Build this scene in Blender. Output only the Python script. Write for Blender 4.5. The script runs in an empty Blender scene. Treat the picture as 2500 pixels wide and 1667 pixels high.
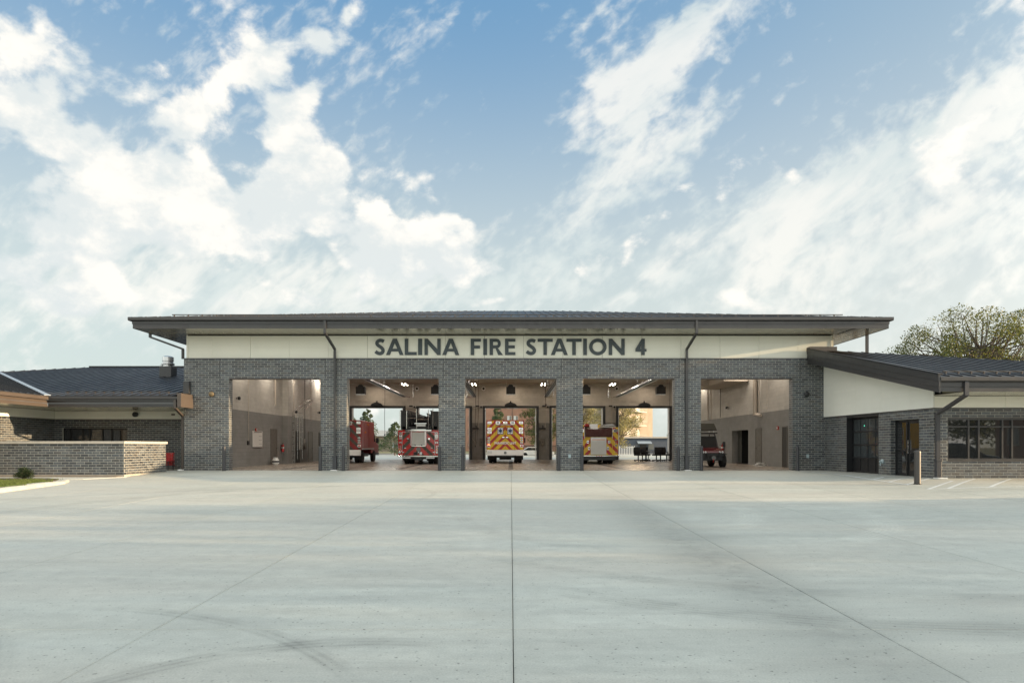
import bpy, math, random, bmesh
from mathutils import Vector, Matrix
random.seed(7)
R = math.radians
scene = bpy.context.scene
COL = scene.collection
F_PX, CX, CY, D, EYE = 1640.0, 1247.0, 1089.0, 31.24, 1.124

# ---------------------------------------------------------------- camera
cam_d = bpy.data.cameras.new('camera')
cam = bpy.data.objects.new('camera', cam_d); COL.objects.link(cam)
cam.location = (0, -D, EYE); cam.rotation_euler = (R(90), 0, 0)
cam_d.sensor_width = 36; cam_d.lens = F_PX/2500*36
cam_d.shift_x = 0.0012; cam_d.shift_y = 0.1022
cam_d.clip_start = 0.1; cam_d.clip_end = 4000
scene.camera = cam
# ---------------------------------------------------------------- exposure
scene.view_settings.view_transform = 'Standard'
try: scene.view_settings.look = 'None'
except Exception: pass
scene.view_settings.gamma = 1
scene.view_settings.use_curve_mapping = False
scene.view_settings.exposure = 1.12
# ---------------------------------------------------------------- sun
SUN = Vector((11.5, -1.0, 1.73)).normalized()
sd = bpy.data.lights.new('sun', 'SUN'); sd.energy = 5.0; sd.angle = R(0.5); sd.color = (1.0, 0.72, 0.43)
so = bpy.data.objects.new('sun', sd); COL.objects.link(so)
so.rotation_euler = (-SUN).to_track_quat('-Z', 'Y').to_euler(); so.location = (60, -10, 40)
# ---------------------------------------------------------------- node helper
class NB:
    def __init__(s, tree): s.t = tree; s.n = tree.nodes; s.l = tree.links
    def link(s, a, sock):
        if a is None: return
        if isinstance(a, bpy.types.NodeSocket): s.l.new(a, sock)
        else: sock.default_value = a
    def m(s, op, a=None, b=None, c=None, clamp=False):
        n = s.n.new('ShaderNodeMath'); n.operation = op; n.use_clamp = clamp
        for i, v in enumerate((a, b, c)): s.link(v, n.inputs[i])
        return n.outputs[0]
    def v(s, op, a=None, b=None, c=None):
        n = s.n.new('ShaderNodeVectorMath'); n.operation = op
        s.link(a, n.inputs[0]); s.link(b, n.inputs[1])
        if op == 'SCALE': s.link(c, n.inputs['Scale'])
        return n.outputs['Value'] if op in ('LENGTH', 'DISTANCE', 'DOT_PRODUCT') else n.outputs[0]
    def sep(s, a):
        n = s.n.new('ShaderNodeSeparateXYZ'); s.l.new(a, n.inputs[0]); return n.outputs
    def comb(s, x, y, z=0.0):
        n = s.n.new('ShaderNodeCombineXYZ')
        for i, v in enumerate((x, y, z)): s.link(v, n.inputs[i])
        return n.outputs[0]
    def noise(s, vec, scale, detail=4, rough=0.55, dist=0.0, lac=2.0):
        n = s.n.new('ShaderNodeTexNoise'); s.l.new(vec, n.inputs['Vector'])
        n.inputs['Scale'].default_value = scale; n.inputs['Detail'].default_value = detail
        n.inputs['Roughness'].default_value = rough; n.inputs['Distortion'].default_value = dist
        n.inputs['Lacunarity'].default_value = lac
        return n.outputs[0]
    def ss(s, x, lo, hi, a=0.0, b=1.0):
        n = s.n.new('ShaderNodeMapRange'); n.interpolation_type = 'SMOOTHSTEP'
        s.link(x, n.inputs[0])
        for i, v in enumerate((lo, hi, a, b)): s.link(v, n.inputs[i+1])
        return n.outputs[0]
    def lin(s, x, lo, hi, a=0.0, b=1.0):
        n = s.n.new('ShaderNodeMapRange'); s.link(x, n.inputs[0])
        for i, v in enumerate((lo, hi, a, b)): s.link(v, n.inputs[i+1])
        return n.outputs[0]
    def mix(s, f, a, b, blend='MIX'):
        n = s.n.new('ShaderNodeMix'); n.data_type = 'RGBA'; n.blend_type = blend
        s.link(f, n.inputs[0])
        for k, v in ((6, a), (7, b)):
            if isinstance(v, tuple) and len(v) == 3: v = v + (1,)
            s.link(v, n.inputs[k])
        return n.outputs[2]
# ---------------------------------------------------------------- sky
world = bpy.data.worlds.new('World'); scene.world = world; world.use_nodes = True
wn = world.node_tree; wn.nodes.clear(); W = NB(wn)
out = wn.nodes.new('ShaderNodeOutputWorld'); bg = wn.nodes.new('ShaderNodeBackground')
bg.inputs['Strength'].default_value = 0.068
wn.links.new(bg.outputs[0], out.inputs[0])
sky = wn.nodes.new('ShaderNodeTexSky'); sky.sky_type = 'NISHITA'; sky.sun_disc = False
sky.sun_elevation = math.asin(SUN.z)
sky.sun_rotation = math.atan2(SUN.x, SUN.y)
sky.air_density = 1.0; sky.dust_density = 1.2; sky.ozone_density = 2.0; sky.altitude = 300
tc = wn.nodes.new('ShaderNodeTexCoord')
d = W.v('NORMALIZE', tc.outputs['Generated'])
dx, dy, dz = W.sep(d)
ysafe = W.m('MAXIMUM', W.m('ABSOLUTE', dy), 0.25)
U = W.m('DIVIDE', dx, ysafe); V = W.m('DIVIDE', dz, ysafe)      # slopes of the direction: where in the sky a cloud stands
UV = W.comb(U, V)
front = W.ss(dy, 0.1, 0.4)
K = 1.063
def blobs(lst):
    acc = None
    for (bx, by, rx, ry, ang, wt) in lst:
        cx_ = (bx*K-CX)/F_PX; cy_ = (CY-by*K)/F_PX; rx *= K/F_PX; ry *= K/F_PX
        n = wn.nodes.new('ShaderNodeMapping'); n.vector_type = 'TEXTURE'
        n.inputs['Location'].default_value = (cx_, cy_, 0); n.inputs['Rotation'].default_value = (0, 0, R(ang)); n.inputs['Scale'].default_value = (rx, ry, 1)
        wn.links.new(UV, n.inputs[0])
        g = W.v('DOT_PRODUCT', n.outputs[0], n.outputs[0])
        g = W.m('MULTIPLY', W.m('POWER', 2.71828, W.m('MULTIPLY', g, -1.0)), wt)
        acc = g if acc is None else W.m('ADD', acc, g)
    return acc
cum = blobs([
 (40,110,150,130,0,.55),(110,300,190,95,-10,.62),(20,250,120,60,0,.3),(240,20,70,45,0,.22),(290,190,120,70,-20,.22),
 (590,60,75,120,20,.5),(560,160,90,50,25,.40),(725,90,75,50,-10,.42),(800,30,30,45,-20,.4),(680,235,115,42,28,.55),
 (440,275,70,48,20,.42),(330,420,230,90,-12,.62),(700,390,120,130,0,.75),(640,480,170,80,0,.5),(960,400,105,62,-15,.58),
 (1000,590,130,85,-20,.70),(860,560,90,90,0,.5),(480,560,260,60,-8,.45),(150,470,200,50,-10,.38),(90,420,40,20,20,.3),(60,600,260,120,0,.42),(400,690,400,40,0,.35),
 (800,690,160,24,0,.30),(1140,690,70,14,15,.4),(1230,590,70,35,30,.35),(1080,510,80,40,0,.4),
 (1150,220,170,300,0,-.7),(860,225,70,80,0,-.5),(420,90,90,80,0,-.35),(930,490,55,28,-40,-.55),(310,350,40,22,-30,-.25),(20,430,45,30,0,-.5),
 (570,350,70,26,-20,-.35),(700,600,60,40,0,-.28),(1180,470,90,90,0,-.35)])
alt = blobs([
 (1560,90,250,52,47,.85),(1380,200,120,60,35,.35),(1300,40,110,40,10,.3),(1440,330,190,50,55,.5),(1560,330,150,42,48,.6),(1720,190,110,20,38,.28),
 (1350,520,230,110,30,.30),(2150,330,420,95,24,.58),(2300,190,260,60,30,.26),(350,560,460,140,0,.42),(500,690,640,60,0,.42),(1250,620,220,60,10,.3),(900,640,300,60,0,.25),(2000,440,500,120,15,.2),(2250,520,420,70,14,.4),(1900,590,420,80,12,.28),(2000,700,500,60,5,.35),
 (1530,635,48,14,5,.45),(1450,680,22,10,5,.35),(1800,470,260,60,20,.28),(2250,30,120,22,35,.3),
 (1950,90,260,90,20,-.45),(1750,320,120,70,35,-.28),(1180,200,110,260,0,-.5),(1500,560,120,50,20,-.1)])
cum = W.m('MULTIPLY', cum, front); alt = W.m('MULTIPLY', alt, front)
back = W.m('SUBTRACT', 1.0, front)
# puffy layer
pv = W.v('MULTIPLY', d, (1.0, 1.0, 1.35))
pn = W.noise(pv, 6.5, 10, 0.60, 0.15)
pn2 = W.noise(W.v('ADD', pv, (0.050, -0.01, 0.052)), 6.5, 10, 0.60, 0.15)
pbig = W.noise(pv, 2.1, 3, 0.5)
backb = W.m('MULTIPLY', back, W.m('MULTIPLY', W.ss(pbig, .36, .56), .62))
def puff(scale, k):
    v = wn.nodes.new('ShaderNodeTexVoronoi'); v.feature = 'SMOOTH_F1'; v.inputs['Scale'].default_value = scale; v.inputs['Smoothness'].default_value = .35
    wob = wn.nodes.new('ShaderNodeTexNoise'); wob.inputs['Scale'].default_value = scale*.9; wob.inputs['Detail'].default_value = 5; wn.links.new(pv, wob.inputs['Vector'])
    wn.links.new(W.v('ADD', pv, W.v('SCALE', W.v('SUBTRACT', wob.outputs[1], (.5, .5, .5)), None, 1.1/scale)), v.inputs['Vector'])
    return W.m('MULTIPLY', W.m('SUBTRACT', .45, v.outputs['Distance']), k)
pf = W.m('ADD', puff(11, .55), puff(27, .36))
cd = W.m('ADD', W.m('MULTIPLY', W.m('SUBTRACT', pn, .5), 2.15), W.m('ADD', W.m('ADD', cum, pf), backb))
cden = W.ss(cd, .17, .46)
# streaked layer: long bands running up to the right
rot = wn.nodes.new('ShaderNodeMapping'); rot.inputs['Rotation'].default_value = (0, 0, R(-38)); rot.inputs['Scale'].default_value = (1, 1, 1)
wn.links.new(UV, rot.inputs[0])
st = W.v('MULTIPLY', rot.outputs[0], (1.3, 4.2, 1))
sn = W.noise(st, 2.4, 7, 0.58, 0.5)
rp = W.noise(W.v('MULTIPLY', rot.outputs[0], (1.0, 1.5, 1)), 26, 4, 0.55, 0.2)
ad = W.m('ADD', W.m('ADD', W.m('MULTIPLY', W.m('SUBTRACT', sn, .5), 1.5), alt), W.m('ADD', W.m('MULTIPLY', W.m('SUBTRACT', rp, .5), 1.7), W.m('MULTIPLY', back, .35)))
aden = W.m('MULTIPLY', W.ss(ad, -.05, .80), 0.80)
# sky base: the physical sky, warmed and paled towards the horizon by thin vapour
skyc = W.mix(1.0, sky.outputs[0], (1.0, 1.06, 1.0), 'MULTIPLY')
elev = W.m('MAXIMUM', dz, 0.0)
blue = W.mix(W.ss(elev, .16, .60), (5.1, 5.65, 5.5), (1.3, 2.75, 4.55))
haze = W.mix(W.ss(U, -.1, .9), blue, W.mix(W.ss(elev, .1, .62), (6.1, 6.2, 5.8), (2.4, 3.6, 4.7)))
base = W.mix(W.lin(front, 0, 1, .40, .80), skyc, haze)
lit = W.ss(W.m('ADD', W.m('SUBTRACT', pn, pn2), W.m('ADD', W.m('MULTIPLY', pf, .24), W.m('MULTIPLY', W.m('SUBTRACT', W.noise(pv, 17, 7, .62), .5), .42))), -.10, .13)
thick = W.ss(cd, .35, 1.0)
ccol = W.mix(lit, (5.35, 5.7, 5.7), (7.35, 7.1, 6.6))
ccol = W.mix(W.m('MULTIPLY', thick, W.m('MULTIPLY', W.ss(pbig, .35, .6), .18)), ccol, (5.3, 5.6, 5.55))
grey = W.ss(W.m('ADD', W.m('MULTIPLY', U, -1.0), W.m('MULTIPLY', V, -1.2)), .15, .75)
ccol = W.mix(W.m('MULTIPLY', W.m('MULTIPLY', grey, front), .45), ccol, (4.8, 5.4, 5.5))
acol = W.mix(W.ss(sn, .38, .66), (5.2, 5.7, 5.6), (6.95, 6.85, 6.4))
c1 = W.mix(aden, base, acol)
c2 = W.mix(cden, c1, ccol)
# the half of the sky round the low sun is brighter, as forward-scattering cloud is
glow = W.m('MULTIPLY', W.ss(W.v('DOT_PRODUCT', d, tuple(SUN)), .45, 1.0), .9)
glow = W.m('ADD', glow, W.m('MULTIPLY', back, .80))
c2 = W.v('MULTIPLY', c2, W.comb(W.m('ADD', 1.0, glow), W.m('ADD', 1.0, W.m('MULTIPLY', glow, .96)), W.m('ADD', 1.0, W.m('MULTIPLY', glow, .88))))
low = W.ss(dz, -.02, .0)
fin = W.mix(low, (2.2, 2.2, 2.0), c2)
wn.links.new(fin, bg.inputs['Color'])
world.cycles.sampling_method = 'MANUAL'; world.cycles.sample_map_resolution = 512
# ================================================================ helpers
class MB:
    def __init__(s): s.v = []; s.f = []
    def add(s, vs, fs):
        o = len(s.v); s.v += [tuple(p) for p in vs]; s.f += [tuple(i+o for i in f) for f in fs]; return s
    def box(s, x0, x1, y0, y1, z0, z1):
        return s.add([(x0,y0,z0),(x1,y0,z0),(x1,y1,z0),(x0,y1,z0),(x0,y0,z1),(x1,y0,z1),(x1,y1,z1),(x0,y1,z1)],
                     [(3,2,1,0),(4,5,6,7),(0,1,5,4),(1,2,6,5),(2,3,7,6),(3,0,4,7)])
    def bar(s, p0, p1, w, h, up=(0,0,1)):
        p0 = Vector(p0); p1 = Vector(p1); d = (p1-p0).normalized(); u = Vector(up)
        if abs(d.dot(u)) > .95: u = Vector((0,1,0))
        a = d.cross(u).normalized(); b = a.cross(d).normalized(); a *= w/2; b *= h/2
        vs = [p0-a-b, p0+a-b, p0+a+b, p0-a+b, p1-a-b, p1+a-b, p1+a+b, p1-a+b]
        return s.add(vs, [(3,2,1,0),(4,5,6,7),(0,1,5,4),(1,2,6,5),(2,3,7,6),(3,0,4,7)])
    def cyl(s, p0, p1, r, n=12, r2=None, caps=True):
        p0 = Vector(p0); p1 = Vector(p1); r2 = r if r2 is None else r2
        d = (p1-p0).normalized(); u = Vector((0,0,1)) if abs(d.z) < .9 else Vector((1,0,0))
        a = d.cross(u).normalized(); b = a.cross(d)
        vs = []
        for p, q in ((p0, r), (p1, r2)):
            for i in range(n):
                t = 2*math.pi*i/n; vs.append(p+a*math.cos(t)*q+b*math.sin(t)*q)
        fs = [(i, (i+1)%n, n+(i+1)%n, n+i) for i in range(n)]
        if caps: fs += [tuple(range(n-1, -1, -1)), tuple(range(n, 2*n))]
        return s.add(vs, fs)
    def tube(s, pts, r, n=6, rs=None):
        for i in range(len(pts)-1):
            s.cyl(pts[i], pts[i+1], rs[i] if rs else r, n, rs[i+1] if rs else r)
        return s
    def lathe(s, c, prof, n=16, axis='z'):
        vs = []; m = len(prof)
        for r, h in prof:
            for i in range(n):
                t = 2*math.pi*i/n; a, b = r*math.cos(t), r*math.sin(t)
                p = {'z': (a, b, h), 'y': (a, h, b), 'x': (h, a, b)}[axis]
                vs.append((c[0]+p[0], c[1]+p[1], c[2]+p[2]))
        fs = [(j*n+i, j*n+(i+1)%n, (j+1)*n+(i+1)%n, (j+1)*n+i) for j in range(m-1) for i in range(n)]
        fs += [tuple(range(n-1, -1, -1)), tuple(range((m-1)*n, m*n))]
        return s.add(vs, fs)
    def prism(s, poly, axis, a, b):
        def P(u, v, w): return {'x': (w, u, v), 'y': (u, w, v), 'z': (u, v, w)}[axis]
        n = len(poly); vs = [P(u, v, a) for u, v in poly]+[P(u, v, b) for u, v in poly]
        fs = [tuple(range(n-1, -1, -1)), tuple(range(n, 2*n))]+[(i, (i+1)%n, n+(i+1)%n, n+i) for i in range(n)]
        return s.add(vs, fs)
    def quad(s, a, b, c, d): return s.add([a, b, c, d], [(0,1,2,3)])
    def mesh(s, name, fix=True):
        me = bpy.data.meshes.new(name); me.from_pydata(s.v, [], s.f); me.update()
        if fix:
            bm = bmesh.new(); bm.from_mesh(me); bmesh.ops.recalc_face_normals(bm, faces=bm.faces); bm.to_mesh(me); bm.free()
        return me
    def build(s, name, mat, parent=None, smooth=False, bevel=0, kind=None, label=None, fix=True):
        me = s.mesh(name, fix)
        me.materials.append(mat)
        if smooth:
            me.polygons.foreach_set('use_smooth', [True]*len(me.polygons))
            try: me.set_sharp_from_angle(angle=R(40))
            except Exception: pass
        o = bpy.data.objects.new(name, me); COL.objects.link(o)
        if parent: o.parent = parent
        if bevel:
            bv = o.modifiers.new('bevel', 'BEVEL'); bv.width = bevel; bv.segments = 2; bv.limit_method = 'ANGLE'
        if kind: o['kind'] = kind
        if label: o['label'] = label
        return o
def box(name, mat, parent, *b, **k): return MB().box(*b).build(name, mat, parent, **k)
def thing(name, label, cat, loc=(0,0,0), rz=0, group=None):
    o = bpy.data.objects.new(name, None); COL.objects.link(o); o.location = loc; o.rotation_euler = (0,0,rz)
    o.empty_display_size = .2
    return tag(o, label, cat, group)
def tag(o, label, cat, group=None):
    o['label'] = label; o['category'] = cat
    if group: o['group'] = group
    return o
KIDS = {}
def copy_tree(o, label=None, loc=None, rz=None):
    kids = {}
    for q in COL.objects:
        if q.parent: kids.setdefault(q.parent.name, []).append(q)
    def rec(a, par):
        c = a.copy(); COL.objects.link(c); c.parent = par
        for ch in kids.get(a.name, []): rec(ch, c)
        return c
    c = rec(o, None)
    if label: c['label'] = label
    if loc: c.location = loc
    if rz is not None: c.rotation_euler = (0,0,rz)
    return c
# ================================================================ materials
def mat(name, col, rough=.6, metal=0., var=0., vscale=3., bump=0., bscale=40., spec=.5, per=0., emit=None, estr=0., coat=0.):
    m = bpy.data.materials.new(name); m.use_nodes = True; nt = m.node_tree; N = NB(nt)
    b = nt.nodes['Principled BSDF']
    b.inputs['Roughness'].default_value = rough; b.inputs['Metallic'].default_value = metal
    b.inputs['Specular IOR Level'].default_value = spec
    if coat: b.inputs['Coat Weight'].default_value = coat; b.inputs['Coat Roughness'].default_value = .05
    geo = nt.nodes.new('ShaderNodeNewGeometry'); pos = geo.outputs['Position']
    c = col
    if var or per:
        f = None
        if var: f = N.lin(N.noise(pos, vscale, 5, .6), .25, .75, 1-var, 1+var)
        if per:
            oi = nt.nodes.new('ShaderNodeObjectInfo')
            r = N.m('FRACT', N.m('ADD', oi.outputs['Random'], geo.outputs['Random Per Island']))
            g = N.lin(r, 0, 1, 1-per, 1+per); f = g if f is None else N.m('MULTIPLY', f, g)
        c = N.v('SCALE', (col[0], col[1], col[2]), None, f)
        nt.links.new(c, b.inputs['Base Color'])
    else: b.inputs['Base Color'].default_value = (*col, 1)
    if var and rough > .05:
        nt.links.new(N.lin(N.noise(pos, vscale*2.3, 4), .3, .7, max(.02, rough*.8), min(1, rough*1.2)), b.inputs['Roughness'])
    if bump:
        bp = nt.nodes.new('ShaderNodeBump'); bp.inputs['Strength'].default_value = 1; bp.inputs['Distance'].default_value = bump
        nt.links.new(N.noise(pos, bscale, 4, .6), bp.inputs['Height']); nt.links.new(bp.outputs[0], b.inputs['Normal'])
    if emit: b.inputs['Emission Color'].default_value = (*emit, 1); b.inputs['Emission Strength'].default_value = estr
    return m
def mat_glass(name, tint=(.02,.022,.024), rough=.02):
    m = mat(name, tint, rough, spec=1.0); return m
# brick: iron-spot charcoal units, each with its own tone
def mat_brick():
    m = bpy.data.materials.new('charcoal_brick'); m.use_nodes = True; nt = m.node_tree; N = NB(nt); b = nt.nodes['Principled BSDF']
    g = nt.nodes.new('ShaderNodeNewGeometry'); oi = nt.nodes.new('ShaderNodeObjectInfo')
    r = N.m('FRACT', N.m('ADD', N.m('MULTIPLY', oi.outputs['Random'], 7.31), g.outputs['Random Per Island']))
    pos = g.outputs['Position']
    cr = nt.nodes.new('ShaderNodeValToRGB'); cr.color_ramp.interpolation = 'LINEAR'
    e = cr.color_ramp.elements; e[0].position = 0; e[0].color = (.030,.034,.040,1); e[1].position = 1; e[1].color = (.105,.098,.090,1)
    for p, c in ((.25,(.062,.068,.074,1)),(.5,(.098,.108,.114,1)),(.72,(.070,.062,.056,1)),(.85,(.135,.142,.142,1))):
        k = e.new(p); k.color = c
    nt.links.new(r, cr.inputs[0])
    st = N.noise(N.v('MULTIPLY', pos, (6, 6, 28)), 1.0, 6, .65, .4)
    sp = N.noise(pos, 120, 2, .5)
    f = N.m('MULTIPLY', N.lin(st, .3, .7, .50, 1.15), N.lin(sp, .35, .65, .88, 1.12))
    big = N.lin(N.noise(pos, .55, 3), .35, .65, .88, 1.12)
    zz = N.sep(pos)[2]; dust = N.m('MULTIPLY', N.ss(zz, .05, .42, 1, 0), N.ss(N.noise(pos, 3.5, 4), .38, .62))
    c = N.v('SCALE', N.mix(N.m('MULTIPLY', dust, .30), N.v('MULTIPLY', cr.outputs[0], (.80, .88, .97)), (.20,.19,.165)), None, N.m('MULTIPLY', f, big)); nt.links.new(c, b.inputs['Base Color'])
    nt.links.new(N.lin(st, .3, .7, .50, .30), b.inputs['Roughness']); b.inputs['Specular IOR Level'].default_value = .75
    bp = nt.nodes.new('ShaderNodeBump'); bp.inputs['Distance'].default_value = .004; bp.inputs['Strength'].default_value = .8
    nt.links.new(N.noise(N.v('MULTIPLY', pos, (1,1,2.5)), 30, 5, .65), bp.inputs['Height']); nt.links.new(bp.outputs[0], b.inputs['Normal'])
    return m
def mat_cmu():
    m = bpy.data.materials.new('painted_block'); m.use_nodes = True; nt = m.node_tree; N = NB(nt); b = nt.nodes['Principled BSDF']
    g = nt.nodes.new('ShaderNodeNewGeometry'); pos = g.outputs['Position']; x, y, z = N.sep(pos)
    vec = N.comb(N.m('ADD', x, y), z, 0)
    br = nt.nodes.new('ShaderNodeTexBrick'); nt.links.new(vec, br.inputs['Vector'])
    br.inputs['Scale'].default_value = 1; br.inputs['Brick Width'].default_value = .4064; br.inputs['Row Height'].default_value = .2032
    br.inputs['Mortar Size'].default_value = .006; br.inputs['Mortar Smooth'].default_value = .4
    br.inputs['Color1'].default_value = (1,1,1,1); br.inputs['Color2'].default_value = (.9,.9,.9,1); br.inputs['Mortar'].default_value = (.72,.72,.72,1)
    two = N.m('GREATER_THAN', z, 3.05)
    base = N.mix(two, (.212,.207,.194), (.47,.447,.405))
    var = N.lin(N.noise(pos, 1.4, 5), .3, .7, .9, 1.1)
    c = N.mix(1.0, base, br.outputs['Color'], 'MULTIPLY'); c = N.v('SCALE', c, None, var)
    nt.links.new(c, b.inputs['Base Color']); b.inputs['Roughness'].default_value = .55
    bp = nt.nodes.new('ShaderNodeBump'); bp.inputs['Distance'].default_value = .006; nt.links.new(N.m('SUBTRACT', 1.0, br.outputs['Fac']), bp.inputs['Height'])
    nt.links.new(bp.outputs[0], b.inputs['Normal'])
    return m
def circ3(a, b, c):
    ax, ay = a; bx, by = b; cx_, cy_ = c
    dd = 2*(ax*(by-cy_)+bx*(cy_-ay)+cx_*(ay-by))
    ux = ((ax*ax+ay*ay)*(by-cy_)+(bx*bx+by*by)*(cy_-ay)+(cx_*cx_+cy_*cy_)*(ay-by))/dd
    uy = ((ax*ax+ay*ay)*(cx_-bx)+(bx*bx+by*by)*(ax-cx_)+(cx_*cx_+cy_*cy_)*(bx-ax))/dd
    return ux, uy, math.hypot(ax-ux, ay-uy)
def mat_concrete(name='concrete', arcs=True, tone=1.0):
    m = bpy.data.materials.new(name); m.use_nodes = True; nt = m.node_tree; N = NB(nt); b = nt.nodes['Principled BSDF']
    g = nt.nodes.new('ShaderNodeNewGeometry'); pos = g.outputs['Position']; x, y, z = N.sep(pos)
    oi = nt.nodes.new('ShaderNodeObjectInfo')
    flat = N.comb(x, y, 0)
    n1 = N.noise(N.v('MULTIPLY', flat, (.10, .55, 1)), 1.0, 6, .62, .6)
    n2 = N.noise(N.v('MULTIPLY', flat, (.5, 3.2, 1)), 1.0, 7, .68, .5)
    n3 = N.noise(flat, 5.0, 6, .6)
    br = N.noise(N.v('MULTIPLY', flat, (3.0, 90, 1)), 1.0, 3, .6)
    sp = N.noise(flat, 60, 3, .6); sp2 = N.noise(flat, 22, 2, .5)
    f = N.m('MULTIPLY', N.lin(n1, .32, .68, .93, 1.06), N.lin(n2, .3, .7, .87, 1.10))
    f = N.m('MULTIPLY', f, N.lin(n3, .3, .7, .93, 1.07))
    f = N.m('MULTIPLY', f, N.lin(br, .3, .7, .965, 1.035))
    f = N.m('MULTIPLY', f, N.lin(sp, .3, .7, .88, 1.12))
    f = N.m('MULTIPLY', f, N.ss(sp2, .26, .36, .48, 1.0))
    f = N.m('MULTIPLY', f, N.lin(oi.outputs['Random'], 0, 1, .955, 1.045))
    if arcs:
        L = [((-3.6,-24.7),(-2.3,-25.3),(-1.2,-26.4),.10,-.16),((-2.9,-26.7),(-2.1,-25.95),(-.6,-25.75),.13,-.20),
             ((-7.6,-24.2),(-5.2,-24.9),(-3.8,-26.3),.12,-.12),((-11,-16.6),(-9.5,-12.7),(-4,-8.9),.30,-.12),((-14,-14.5),(-8,-10.4),(0,-8.2),.22,-.10),
             ((-4,-9.4),(-2.4,-11.2),(-2.9,-14.6),.09,-.10),((0,-22.2),(3.4,-24.0),(8,-23.6),.18,-.12),((1.0,-24.2),(2.6,-25.0),(5.4,-25.3),.22,-.14),
             ((3,-9),(8,-8.4),(15,-10.5),.3,-.14),((4,-11),(10,-10.3),(16,-13),.25,-.10),((6,-13.5),(9,-13.2),(14,-14.8),.2,-.12),
             ((7.6,-16.2),(6.9,-18.9),(5.3,-20.6),.28,.10),((5.2,-15.0),(5.1,-17.0),(4.2,-18.8),.26,.08),((3.4,-14.8),(4.0,-16.6),(3.1,-18.4),.2,.06),((-1,-17),(-.4,-19.4),(1,-21),.2,-.07),
             ((0.3,-12.2),(4,-13.0),(9,-12.0),.35,-.08),((-12,-19),(-6,-18.1),(0,-19),.3,-.05),((2,-20.7),(6,-20.0),(9,-21.2),.2,-.07)]
        rib = N.noise(N.v('MULTIPLY', flat, (1, 1, 1)), 1.6, 3, .5)
        for a, bb, c, w, k in L:
            ux, uy, rr = circ3(a, bb, c)
            dd = N.v('DISTANCE', flat, (ux, uy, 0))
            e = N.m('SUBTRACT', dd, rr)
            band = N.ss(N.m('ABSOLUTE', e), w*.5, w*1.3, 1, 0)
            mid = Vector((bb[0], bb[1], 0)); ln = (Vector((a[0],a[1],0))-Vector((c[0],c[1],0))).length*.62
            fade = N.ss(N.v('DISTANCE', flat, tuple(mid)), ln*.5, ln*1.15, 1, 0)
            tread = N.lin(N.m('SINE', N.m('MULTIPLY', e, 75)), -1, 1, .45, 1)
            q = N.m('MULTIPLY', N.m('MULTIPLY', band, fade), N.m('MULTIPLY', tread, N.lin(rib, .35, .62, .2, 1.15)))
            f = N.m('MULTIPLY', f, N.m('ADD', N.m('MULTIPLY', q, k*1.6), 1))
        # damp and dirt along the right-hand joint
        sx = N.m('SUBTRACT', x, 2.75); ff = N.m('POWER', 2.718, N.m('MULTIPLY', N.m('MULTIPLY', sx, sx), -2.2))
        ff = N.m('MULTIPLY', ff, N.m('MULTIPLY', N.ss(y, -28, -24, .6, 1), N.ss(y, -17, -11, 1, 0)))
        ff = N.m('MULTIPLY', ff, N.lin(n3, .3, .7, .3, 1.3))
        f = N.m('MULTIPLY', f, N.m('SUBTRACT', 1, N.m('MULTIPLY', ff, .30)))
        sx = N.m('SUBTRACT', x, 4.6); f2 = N.m('POWER', 2.718, N.m('MULTIPLY', N.m('MULTIPLY', sx, sx), -1.5))
        f2 = N.m('MULTIPLY', N.m('MULTIPLY', f2, N.ss(y, -26, -23, 1, 0)), N.lin(n3, .3, .7, 0, 1.4)); f = N.m('MULTIPLY', f, N.m('SUBTRACT', 1, N.m('MULTIPLY', f2, .22)))
    if arcs:
        for co, per, off, w in ((x, 3.15, .02, .045), (y, 3.05, -.94, .03)):
            fr = N.m('FRACT', N.m('ADD', N.m('DIVIDE', N.m('SUBTRACT', co, off), per), 40.0)); ds = N.m('MULTIPLY', N.m('MINIMUM', fr, N.m('SUBTRACT', 1.0, fr)), per)
            f = N.m('MULTIPLY', f, N.m('SUBTRACT', 1.0, N.m('MULTIPLY', N.ss(ds, 0, w, 1, 0), N.lin(n3, .3, .7, .0, .14))))
            f = N.m('MULTIPLY', f, N.m('SUBTRACT', 1.0, N.m('MULTIPLY', N.ss(ds, 0, .5, 1, 0), N.lin(n2, .35, .65, -.02, .05))))
    hue = N.ss(N.noise(N.v('MULTIPLY', flat, (.08, .3, 1)), 1.0, 4, .6), .38, .64)
    c = N.mix(hue, (.425*tone, .444*tone, .405*tone), (.455*tone, .454*tone, .405*tone))
    c = N.v('SCALE', c, None, f); nt.links.new(c, b.inputs['Base Color'])
    nt.links.new(N.lin(n2, .3, .7, .48, .72), b.inputs['Roughness'])
    bp = nt.nodes.new('ShaderNodeBump'); bp.inputs['Distance'].default_value = .0022; bp.inputs['Strength'].default_value = .7
    nt.links.new(N.m('ADD', N.m('MULTIPLY', br, .7), N.m('ADD', sp, N.m('MULTIPLY', sp2, .6))), bp.inputs['Height']); nt.links.new(bp.outputs[0], b.inputs['Normal'])
    return m
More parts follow.
